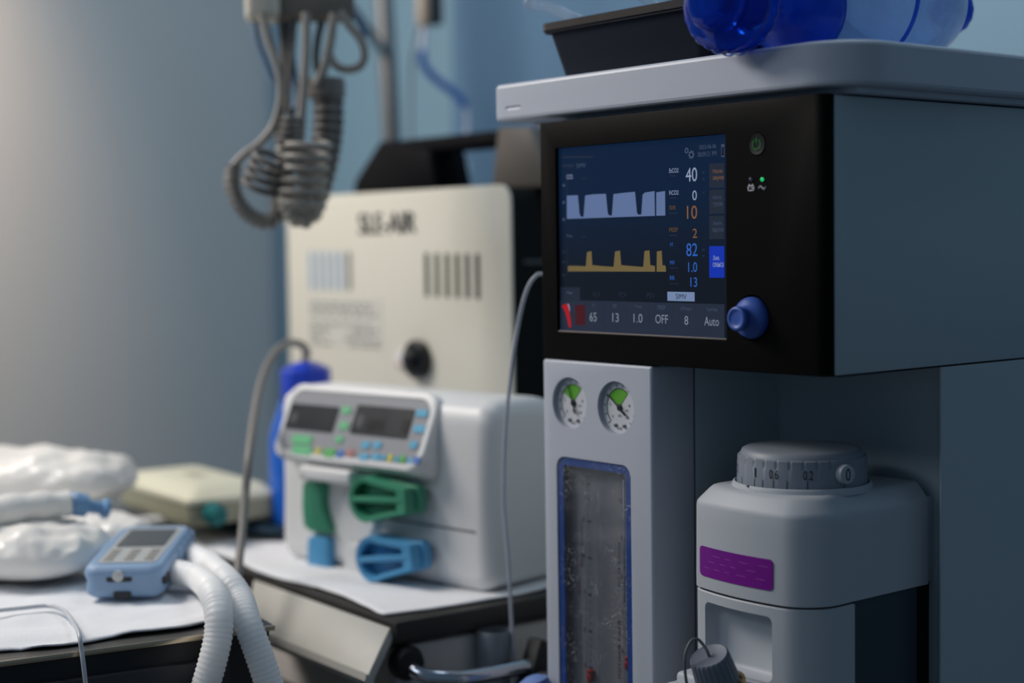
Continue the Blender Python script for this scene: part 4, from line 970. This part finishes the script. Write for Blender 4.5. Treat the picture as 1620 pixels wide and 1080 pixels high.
g = G(); top = Vector((bc.x, bc.y, zc1+0.009)); pts = [top, top+Vector((0, 0, 0.012)), dep(487, 560, 2.22), dep(478, 546, 2.21), dep(460, 542, 2.19), dep(442, 550, 2.16), dep(426, 572, 2.12), dep(413, 605, 2.08), dep(402, 660, 2.02), dep(394, 720, 1.95), dep(388, 780, 1.93), dep(383, 840, 1.90), dep(376, 905, 1.86), dep(372, 935, 1.84), dep(370, 1010, 1.83)]
g.sweep(mat('grey_tubing', srgb(128, 124, 120), 0.45), pts, 0.0052, 14); tag(g.build('tubing', sharp=60), 'grey tube arching out of the blue bottle cap and down beside the white hoses', 'tubing')

# ================================================================== CREAM BOX, TEAL CONNECTOR, DARK POUCH
g = G(); ms = mat('dark_teal_pouch', srgb(20, 50, 66), 0.6, bump=0.4, bscale=60)
PC = on(335, 832, 2, 0.845)
def blob(g, m, c, sx, sy_, sz, rot, seedv, amp, sub=5, flat=0.35, M0=None):
    tb = bmesh.new(); bmesh.ops.create_icosphere(tb, subdivisions=sub, radius=1)
    for v in tb.verts:
        n_ = v.co.normalized(); p = Vector((math.copysign(abs(n_.x)**0.6, n_.x), math.copysign(abs(n_.y)**0.6, n_.y), n_.z))
        e = math.copysign(abs(p.z)**0.8, p.z)
        q = Vector((p.x*sx, p.y*sy_, e*sz)); s_ = noise.noise(Vector((q.x*22+seedv, q.y*22, q.z*30)))+0.5*noise.noise(Vector((q.x*55, q.y*55+seedv, q.z*60)))+0.55*(0.3-abs(noise.noise(Vector((q.x*38+9, q.y*30+seedv*2, q.z*20)))))
        q += Vector((n_.x*0.3, n_.y*0.3, 1 if n_.z > 0 else 0.0))*s_*amp
        v.co = q
    g.add(tb, m, Matrix.Translation(c) @ Matrix.Rotation(rot, 4, 'Z') @ (M0 or Matrix.Identity(4)))
blob(g, ms, (-1.075, 0.040, ZR+0.0165), 0.095, 0.045, 0.009, 0.1, 4, 0.002); po = g.build('pouch', sharp=80); tag(po, 'dark teal pouch lying under the cream device box', 'pouch')
cbx = thing('device_box', 'small cream plastic device box with a chamfered top on the trolley corner', 'medical device', (-1.14, -0.01, ZR+0.045))
RM = Matrix.Translation((-1.150, -0.012, ZR+0.030)) @ Matrix.Rotation(math.radians(-4), 4, 'Z')
crm = mat('device_cream', srgb(214, 212, 190), 0.45, vary=0.03); crd = mat('device_olive', srgb(158, 158, 136), 0.5)
def rz(x0, x1, y0, y1, z, r=0.012): return [RM @ Vector((x, y, z)) for x, y in rrect(x0, x1, y0, y1, r, 4)]
g = G(); g.loft(crd, [rz(-0.125, 0.125, -0.058, 0.062, 0.0), rz(-0.130, 0.130, -0.062, 0.066, 0.004), rz(-0.130, 0.130, -0.062, 0.066, 0.030)]); g.build('base', cbx, label='olive lower shell')
g = G(); g.loft(crm, [rz(-0.132, 0.132, -0.064, 0.068, 0.030), rz(-0.132, 0.132, -0.064, 0.068, 0.036), rz(-0.118, 0.118, -0.050, 0.056, 0.048), rz(-0.07, 0.08, -0.03, 0.040, 0.053)]); g.build('lid', cbx)
g = G(); g.lathe(mat('teal_connector', srgb(20, 110, 112), 0.4), [(0.012, 0), (0.015, 0.004), (0.015, 0.022), (0.010, 0.026), (0.010, 0.034)], RM @ Vector((0.131, -0.03, 0.017)), RM.to_3x3() @ Vector((1, -0.15, 0)), 28); g.build('connector', cbx, label='teal round connector')
g = G(); g.box(mat('lid_print', srgb(168, 166, 146), 0.6), -0.02, 0.03, -0.01, 0.012, 0.0529, 0.0534, M=RM); g.build('lid_print', cbx)

# ================================================================== LEFT TABLE (z = 0.85)
ZL = 0.85
TA = math.radians(-10.5); TO = Vector((-0.499, -0.262, 0)); TM = Matrix.Translation(TO) @ Matrix.Rotation(TA, 4, 'Z')   # x along far edge, y up the right edge; corner at origin
lt_ = thing('instrument_table', 'dark steel instrument table with a bright front edge at lower left', 'table', tuple(TM @ Vector((-0.6, -0.3, 0))))
g = G(); g.box(mat('table_steel', srgb(96, 94, 92), 0.4, metal=0.5), -0.93, 0, -0.62, 0, ZL-0.003, ZL, M=TM); g.build('tabletop', lt_)
g = G(); g.box(mat('table_edge_highlight', srgb(196, 180, 156), 0.25, metal=0.9), -0.0035, 0.0015, -0.62, 0.0, ZL-0.0045, ZL+0.0006, b=0.0008, M=TM); g.build('rim_highlight', lt_, label='metal table rim, coloured bright as if catching light')  # bright colour stands for light caught along the steel rim
g = G(); g.box(mat('table_front_black', srgb(30, 29, 32), 0.5), -0.92, -0.004, -0.61, -0.004, ZL-0.16, ZL-0.0032, b=0.002, M=TM); g.build('apron', lt_)
g = G(); g.box(mat('table_front_grey', srgb(52, 52, 56), 0.5), -0.0035, 0.006, -0.58, -0.05, ZL-0.15, ZL-0.025, b=0.002, M=TM); g.build('drawer_front', lt_)
for x in (-0.89, -0.03):
    for y in (-0.58, -0.03):
        g = G(); g.box(darkgrey, x-0.018, x+0.018, y-0.018, y+0.018, 0.0, ZL-0.16, b=0.003, M=TM); g.build('leg', lt_)
def lt_fn(u, v):
    q = TM @ Vector((-0.92+(0.890+0.006*math.sin(v*11)+0.004*math.sin(v*31))*u, -0.60+0.590*v, 0)); return q.x, q.y, 0
cloth('cloth', lt_fn, ZL, 110, 60, 8.7, 'white crumpled cloth covering the instrument table at lower left', amp=0.005)

# handheld monitor
ZH = ZL+0.0085
f0 = on(255, 948, 2, ZH); f1 = on(132, 948, 2, ZH)
wd = (f0-f1).length; hx = (Matrix.Rotation(math.radians(5), 3, 'Z') @ Vector((f0.x-f1.x, f0.y-f1.y, 0))).normalized(); hyv = Vector((-hx.y, hx.x, 0))
HM = Matrix.Identity(4); HM.col[0][:3] = hx; HM.col[1][:3] = hyv; HM.col[3][:3] = (f1.x, f1.y, ZH)
HL = 0.195; TILT = math.radians(3.0)
HM = HM @ Matrix.Rotation(TILT, 4, 'X')
hh = thing('handheld_monitor', 'light blue rubber-cased handheld oximeter on the white cloth', 'handheld monitor', tuple((f0+f1)/2+hyv*0.1))
rub = mat('light_blue_rubber', srgb(138, 166, 198), 0.5)
g = G(); W = wd; th = 0.036
def hr(x0, x1, y0, y1, z, r): return [HM @ Vector((x, y, z)) for x, y in rrect(x0, x1, y0, y1, r, 6)]
g.loft(rub, [hr(0.006, W-0.006, 0.006, HL-0.006, 0.0, 0.010), hr(0.001, W-0.001, 0.001, HL-0.001, 0.004, 0.014), hr(0.0, W, 0.0, HL, 0.010, 0.016), hr(0.001, W-0.001, 0.001, HL, 0.018, 0.016), hr(-0.001, W+0.001, -0.002, HL+0.001, 0.026, 0.016), hr(0.001, W-0.001, 0.001, HL-0.001, 0.033, 0.014), hr(0.006, W-0.006, 0.008, HL-0.006, th, 0.012), hr(0.010, W-0.010, 0.020, HL-0.010, th-0.002, 0.008)])
cs = g.build('rubber_case', hh, sharp=50)
g = G(); g.prism(mat('handheld_face_grey', srgb(176, 178, 178), 0.45), rrect(0.0105, W-0.0105, 0.0205, HL-0.0105, 0.007, 4), 0.0012, HM @ Matrix.Translation((0, 0, th-0.0022))); fa = g.build('faceplate', hh)
g = G(); g.prism(mat('handheld_screen', srgb(78, 80, 82), 0.2), rrect(0.0155, W-0.0155, 0.092, HL-0.020, 0.002, 3), 0.0009, HM @ Matrix.Translation((0, 0, th-0.0010))); g.build('screen', hh)
for i in range(3):
    for j in range(4):
        g = G(); x = W*0.24+i*W*0.26; y = 0.034+j*0.0135; g.prism(mat('handheld_key', srgb(158, 156, 150), 0.5), rrect(x-0.0055, x+0.0055, y-0.0028, y+0.0028, 0.0025, 3), 0.0012, HM @ Matrix.Translation((0, 0, th-0.0010))); g.build('key', fa)
def port(x0, x1, z0, z1, side='front', name='port'):
    g = G(); m = mat('port_dark', srgb(48, 50, 54), 0.6)
    if side == 'front': M = HM @ Matrix(((1, 0, 0, 0), (0, 0, -1, 0.003), (0, 1, 0, 0), (0, 0, 0, 1)))
    else: M = HM @ Matrix(((0, 0, 1, W-0.003), (1, 0, 0, 0), (0, 1, 0, 0), (0, 0, 0, 1)))
    g.prism(m, rrect(x0, x1, z0, z1, 0.002, 3), 0.0045, M); g.build(name, hh)
port(W*0.30, W*0.62, 0.019, 0.026); port(W*0.38, W*0.60, 0.0005, 0.008)
port(0.010, 0.036, 0.012, 0.021, 'side'); port(0.055, 0.072, 0.014, 0.024, 'side')
g = G(); g.lathe(mat('port_pale', srgb(200, 200, 198), 0.5), [(0.006, 0), (0.006, 0.003), (0.003, 0.004)], HM @ Vector((W*0.45, 0.0, 0.0255)), HM.to_3x3() @ Vector((0, -1, 0)), 20); g.build('socket', hh)
for i in range(4):
    g = G(); y = 0.10+i*0.026; g.box(rub, W-0.001, W+0.0025, y-0.008, y+0.008, 0.008, 0.031, b=0.0012, M=HM); g.build('grip_ridge', hh)

# corrugated breathing hoses over the table edge
hm = mat('corrugated_hose_white', srgb(244, 245, 248), 0.45, sss=1.0)
R_ = 0.0140
def hose(P, lab):
    g = G(); g.sweep(hm, P, R_, 18, corr=0.0005, pitch=0.0050); tag(g.build('breathing_hose', sharp=180), lab, 'hose')
zt = ZL+0.0085+R_
def tz(px, py, z): return on(px, py, 2, z)
hose([tz(277, 905, zt+0.001), tz(292, 908, zt+0.002), tz(315, 915, zt+0.004), dep(335, 935, 1.61), dep(345, 965, 1.575), dep(345, 1005, 1.565), dep(335, 1050, 1.56), dep(318, 1110, 1.56), dep(300, 1190, 1.56)], 'white corrugated breathing hose hanging over the table edge, left one of the pair')
hose([tz(300, 876, zt+0.002), tz(325, 890, zt+0.006), dep(355, 915, 1.655), dep(378, 945, 1.62), dep(391, 985, 1.590), dep(408, 1030, 1.582), dep(425, 1080, 1.58), dep(440, 1130, 1.58), dep(455, 1200, 1.58)], 'white corrugated breathing hose hanging over the table corner, right one of the pair')
# thin clear line over the table edge
g = G(); g.sweep(mat('clear_line', srgb(200, 204, 210), 0.25), [tz(-30, 968, ZL+0.014), tz(30, 962, ZL+0.014), tz(75, 958, ZL+0.014), tz(98, 964, ZL+0.014), tz(112, 978, ZL+0.013), dep(124, 1000, 1.535), dep(129, 1030, 1.523), dep(134, 1070, 1.52), dep(142, 1150, 1.52)], 0.0022, 10); tag(g.build('infusion_line', sharp=60), 'thin clear line crossing the white cloth and hanging over the instrument table edge', 'tubing')

# packaged supplies heaped on the left
pch = mat('white_pouch_film', srgb(236, 233, 228), 0.3, bump=0.3, bscale=120)
def pouch(c, sx, sy_, sz, rot, seedv, amp, lab, m=pch):
    g = G(); blob(g, m, c, sx, sy_, sz, rot, seedv, amp); o = g.build('supply_pouch', sharp=80); tag(o, lab, 'pouch', None); return o
c1 = on(60, 885, 2, ZL+0.035); c2 = on(170, 862, 2, ZL+0.03); c3 = on(20, 765, 2, ZL+0.075)
pouch((c1.x-0.065, c1.y-0.01, ZL+0.040), 0.115, 0.075, 0.030, math.radians(40), 1.3, 0.010, 'large crumpled white pouch in front of the heap, left of the handheld monitor')
pouch((c2.x-0.10, c2.y+0.03, ZL+0.032), 0.075, 0.042, 0.020, math.radians(20), 6.1, 0.007, 'small crumpled white pouch between the large pouch and the handheld monitor')
# rolled package with syringe tip
g = G(); a = on(-40, 818, 2, ZL+0.080); b_ = on(108, 796, 2, ZL+0.085)
g.sweep(pch, [a, a.lerp(b_, 0.5)+Vector((0, 0, 0.003)), b_], 0.020, 20, taper=lambda t: 1-0.25*t+0.05*math.sin(t*20)); o = g.build('syringe_package', sharp=80); tag(o, 'long white wrapped syringe package lying on top of the heap of pouches', 'package')
cbl = mat('connector_light_blue', srgb(120, 160, 200), 0.4)
g = G(); d_ = (b_-a).normalized(); g.lathe(cbl, [(0.010, 0), (0.014, 0.003), (0.014, 0.02), (0.008, 0.024), (0.008, 0.04), (0.012, 0.042), (0.012, 0.048)], b_+d_*0.001, (d_+Vector((0, 0, -0.3))).normalized(), 24); g.build('connector', o)
g = G(); blob(g, pch, (c3.x, c3.y, ZL+0.085), 0.17, 0.075, 0.034, math.radians(35), 2.9, 0.010); o = g.build('supply_pouch', sharp=80); tag(o, 'domed white pouch at the back of the heap, light blue connector at its tip', 'pouch')
g = G(); p = on(113, 740, 2, ZL+0.10); g.lathe(cbl, [(0.006, 0), (0.010, 0.003), (0.010, 0.018), (0.006, 0.020)], p, (0.6, 0.7, -0.1), 20); g.build('connector', o)
# support box under the heap (stack of flat packs)
g = G(); fpk = mat('flat_pack_paper', srgb(206, 204, 198), 0.6, bump=0.2, bscale=90); g.box(fpk, -0.13, 0.10, -0.07, 0.07, 0.0, 0.045, b=0.01, M=Matrix.Translation((c3.x-0.03, c3.y+0.03, ZL+0.0085)) @ Matrix.Rotation(math.radians(35), 4, 'Z')); tag(g.build('supply_pack', sharp=60), 'flat pale pack lying under the domed white pouch at the left edge', 'package')
p0 = on(146, 822, 2, ZL+0.0085); g = G(); g.lathe(cbl, [(0.008, 0), (0.013, 0.004), (0.013, 0.030), (0.009, 0.034), (0.009, 0.055), (0.014, 0.058), (0.014, 0.066)], (p0.x, p0.y, ZL+0.0105), (-0.12, 0.1, 1), 24); tag(g.build('tube_connector'), 'upright light blue tube connector at the right end of the wrapped package', 'connector')

# ================================================================== POLE, CABLES, DRIP
ip_t = dep(604, -40, 3.05); ip_b = dep(619, 215, 3.05)
pl_ = thing('infusion_stand', 'brushed steel infusion pole standing behind the air compressor', 'stand', (ip_b.x, ip_b.y, 0))
dirp = (ip_t-ip_b).normalized()
t_ = (2.05-ip_b.z)/dirp.z; b2 = (0.09-ip_b.z)/dirp.z
pb0 = Vector((ip_b.x, ip_b.y, 0.09))
g = G(); g.sweep(steel, [pb0, ip_b+Vector((0, 0, -0.25)), ip_b, ip_t, ip_b+dirp*t_], 0.0170, 20, step=0.05); g.build('pole', pl_)
for i in range(5):
    a = 2*math.pi*i/5; g = G(); q = Vector((ip_b.x, ip_b.y, 0.09)); e = q+Vector((0.16*math.cos(a), 0.16*math.sin(a), -0.035)); g.sweep(steel, [q, e], 0.012, 12, step=0.05); g.lathe(rubber, [(0.018, -0.01), (0.026, -0.006), (0.026, 0.006), (0.018, 0.01)], e+Vector((0, 0, -0.029)), (math.sin(a), -math.cos(a), 0), 20); g.build('leg', pl_)

# cable holder with hanging hoses
D0 = 2.08
ch = thing('cable_holder', 'cream bracket full of hanging grey cables at the top of the photo', 'cable holder', tuple(dep(440, 10, D0)))
g = G(); a = dep(388, 28, D0); b_ = dep(560, 12, D0+0.02)
hm_ = mat('holder_cream', srgb(206, 200, 186), 0.45)
dx = (b_-a); dx.z = 0; L = dx.length; dx.normalize(); ny = Vector((-dx.y, dx.x, 0)); KM = Matrix.Identity(4); KM.col[0][:3] = dx; KM.col[1][:3] = ny; KM.col[3][:3] = (a.x, a.y, a.z)
g.box(hm_, 0.0, 0.045, -0.03, 0.03, -0.006, 0.10, b=0.010, seg=3, M=KM); g.box(mat('holder_grey', srgb(112, 106, 98), 0.5), 0.03, L, -0.022, 0.022, -0.004, 0.055, b=0.008, M=KM); g.build('bracket', ch)
# arm carrying the bracket back to the pole
g = G(); q = KM @ Vector((L*0.8, 0.0, 0.045)); e = ip_b+dirp*((q.z+0.02-ip_b.z)/dirp.z); g.sweep(steel, [q, e+Vector((0, 0, 0))], 0.009, 14, step=0.05); g.build('arm', ch)
cg = mat('cable_grey', srgb(136, 132, 126), 0.45); cg2 = mat('cable_dark_grey', srgb(92, 90, 88), 0.5); cg3 = mat('cable_blue_grey', srgb(96, 120, 148), 0.5)
def cable(P, r, lab, m=cg, corr=0.0, pitch=0.006, name='cable', d=D0, dd=0.0):
    g = G(); n_ = len(P); g.sweep(m, [dep(x, y, d+dd*i/(n_-1)) for i, (x, y) in enumerate(P)], r, 14, corr=corr, pitch=pitch); tag(g.build(name, sharp=180 if corr else 60), lab, 'hose' if corr else 'cable')
cable([(414, 20), (424, 60), (440, 110), (444, 150), (434, 195), (412, 225), (385, 245), (366, 268), (360, 288), (366, 306), (376, 300)], 0.0050, 'grey cable sweeping from the bracket to the far left end of the coiled hose', d=D0-0.03)
cable([(402, 18), (406, 60), (420, 100), (432, 130)], 0.0040, 'thin blue-grey cable at the left end of the bracket', cg3)
cable([(447, 20), (450, 80), (448, 150), (440, 205), (450, 235), (470, 250)], 0.0060, 'grey cable hanging down the middle of the bundle into the coil', cg2, d=D0+0.02)
cable([(484, 20), (484, 80), (480, 140), (476, 200), (474, 250), (478, 280)], 0.0058, 'light grey cable hanging straight down beside the corrugated hose', cg, d=D0-0.04)
cable([(466, 20), (460, 90), (455, 160), (462, 205)], 0.0045, 'thin dark cable in the middle of the bundle', cg2, d=D0)
cable([(528, 22), (522, 70), (512, 110), (500, 135)], 0.0060, 'short grey cable running down to the top of the corrugated hose', cg, d=D0-0.02)
cable([(512, 22), (503, 60), (500, 100), (508, 128)], 0.0050, 'short dark cable beside the hose top', cg2, d=D0+0.02)
cable([(538, 18), (552, 40), (570, 62), (577, 85), (570, 104), (552, 110), (532, 104), (522, 88)], 0.0055, 'grey cable curling in an open loop right of the bundle', cg, d=D0)
cable([(550, 14), (568, 34), (578, 58)], 0.0045, 'short thin cable above the open loop', cg3, d=D0+0.02)
cable([(452, 30), (462, 100), (470, 160), (452, 190), (444, 212)], 0.0050, 'blue-grey cable weaving through the middle of the bundle', cg3, d=D0+0.04)
# corrugated hoses
cable([(516, 134), (519, 160), (519, 200), (514, 240), (505, 280), (494, 315), (482, 342)], 0.0195, 'thick dark grey corrugated hose hanging at the right of the cable bundle', mat('hose_dark_grey', srgb(84, 82, 80), 0.45), corr=0.0016, pitch=0.012, name='corrugated_hose', d=D0, dd=-0.01)
g = G(); p = dep(516, 134, D0); g.lathe(mat('hose_cuff_grey', srgb(104, 100, 96), 0.45), [(0.012, 0.010), (0.0235, 0.008), (0.0245, 0.0), (0.0245, -0.016), (0.0215, -0.018)][::-1], p, (0, 0, 1), 36); tag(g.build('hose_cuff'), 'round grey cuff closing the top of the thick corrugated hose', 'cuff')
cable([(370, 262), (368, 290), (376, 318), (392, 338), (414, 350), (434, 346), (440, 322), (437, 290), (430, 262)], 0.0098, 'grey corrugated hose looped at the lower left of the bundle', mat('hose_mid_grey', srgb(112, 110, 106), 0.45), corr=0.0018, pitch=0.009, name='corrugated_hose', d=D0-0.03)
cable([(452, 226), (450, 262), (452, 300), (460, 332), (478, 346), (494, 332), (498, 300), (492, 262), (484, 236)], 0.0125, 'grey corrugated hose looped at the lower middle of the bundle', mat('hose_light_grey', srgb(140, 137, 130), 0.45), corr=0.0018, pitch=0.009, name='corrugated_hose', d=D0-0.055)
# tight coils of a spiral cable
def coil(px, py, d, r, turns, h, lab, m=cg, axis=(0.3, 0.2, 1), rw=0.0042):
    o = dep(px, py, d); q = Vector(axis).normalized().to_track_quat('Z', 'Y').to_matrix(); P = []
    for i in range(int(turns*14)+1):
        a = 2*math.pi*i/14; P.append(o+q @ Vector((r*math.cos(a), r*math.sin(a), h*i/(turns*14))))
    g = G(); g.sweep(m, P, rw, 8, step=0.006); tag(g.build('spiral_cable', sharp=60), lab, 'cable')
coil(474, 330, D0-0.105, 0.026, 6, 0.085, 'light grey spiral cable wound in front of the lower middle loop', cg, (0.15, 0.1, 1))
coil(414, 300, D0-0.09, 0.024, 4, 0.05, 'grey spiral cable wound beside the lower left loop', cg2, (0.5, 0.1, 0.8))
coil(456, 228, D0-0.07, 0.012, 4, 0.035, 'small dark spiral cable in the upper middle of the bundle', cg2, (0.1, 0.2, 1), 0.0035)

# drip clamp and blue tube
Dd = 2.80
dc = thing('drip_chamber', 'grey drip chamber with a dark clip hanging at the top edge', 'drip chamber', tuple(dep(678, 20, Dd)))
g = G(); p = dep(670, 38, Dd); g.lathe(mat('chamber_beige', srgb(176, 158, 140), 0.4), [(0.004, -0.01), (0.011, 0.0), (0.0125, 0.01), (0.0125, 0.09), (0.006, 0.10), (0.003, 0.12)], p, (0, 0, 1), 24); g.build('chamber', dc)
g = G(); p = dep(686, 40, Dd+0.015); g.box(mat('clip_dark', srgb(52, 54, 58), 0.5), -0.014, 0.014, -0.012, 0.012, 0.0, 0.10, b=0.004, M=Matrix.Translation(p)); g.build('clip', dc)
g = G(); p = dep(671, -60, Dd); g.sweep(clr, [p+Vector((0, 0, 0)), p+Vector((0, 0, 0.25))], 0.003, 10, step=0.05); g.build('inlet_line', dc)
g = G(); bt_ = mat('blue_tubing', srgb(44, 92, 168), 0.35)
g.sweep(mat('tube_clear_part', srgb(178, 186, 206), 0.3), [dep(672, 42, Dd), dep(670, 60, Dd), dep(668, 84, Dd)], 0.0058, 14); 
g.sweep(bt_, [dep(668, 80, Dd), dep(669, 98, Dd), dep(682, 118, Dd), dep(704, 136, Dd), dep(724, 152, Dd), dep(736, 168, Dd)], 0.0072, 14)
g.sweep(mat('tube_clear_part', (1, 1, 1, 1)), [dep(736, 168, Dd), dep(740, 190, Dd), dep(737, 215, Dd), dep(728, 238, Dd)], 0.0035, 12); tag(g.build('infusion_tube', sharp=60), 'blue infusion tube curving down from the drip chamber behind the compressor handle', 'tubing')
g = G(); g.sweep(cg2, [dep(664, 40, Dd+0.01), dep(652, 100, Dd+0.01), dep(650, 160, Dd+0.01), dep(651, 220, Dd+0.01), dep(655, 300, Dd+0.01)], 0.0024, 10); tag(g.build('drip_line', sharp=60), 'thin grey line hanging straight down between the pole and the blue tube', 'tubing')
vv = thing('stopcock', 'small blue and clear stopcock behind the black compressor handle', 'stopcock', tuple(dep(722, 262, Dd)))
g = G(); p = dep(722, 268, Dd); g.lathe(mat('stopcock_clear', srgb(190, 205, 215), 0.25), [(0.008, -0.02), (0.011, -0.015), (0.011, 0.012), (0.007, 0.018)], p+Vector((0.014, 0, 0)), (0.8, 0, 0.2), 20); g.build('valve_body', vv)
g = G(); g.box(bt_, -0.008, 0.008, -0.006, 0.006, 0.0, 0.032, b=0.003, M=Matrix.Translation(dep(724, 252, Dd))); g.build('valve_lever', vv, label='blue lever')
g = G(); g.lathe(rubber, [(0.010, -0.008), (0.010, 0.008)], dep(710, 268, Dd-0.005), (0.6, -0.6, 0.1), 20); g.build('end_plug', vv)
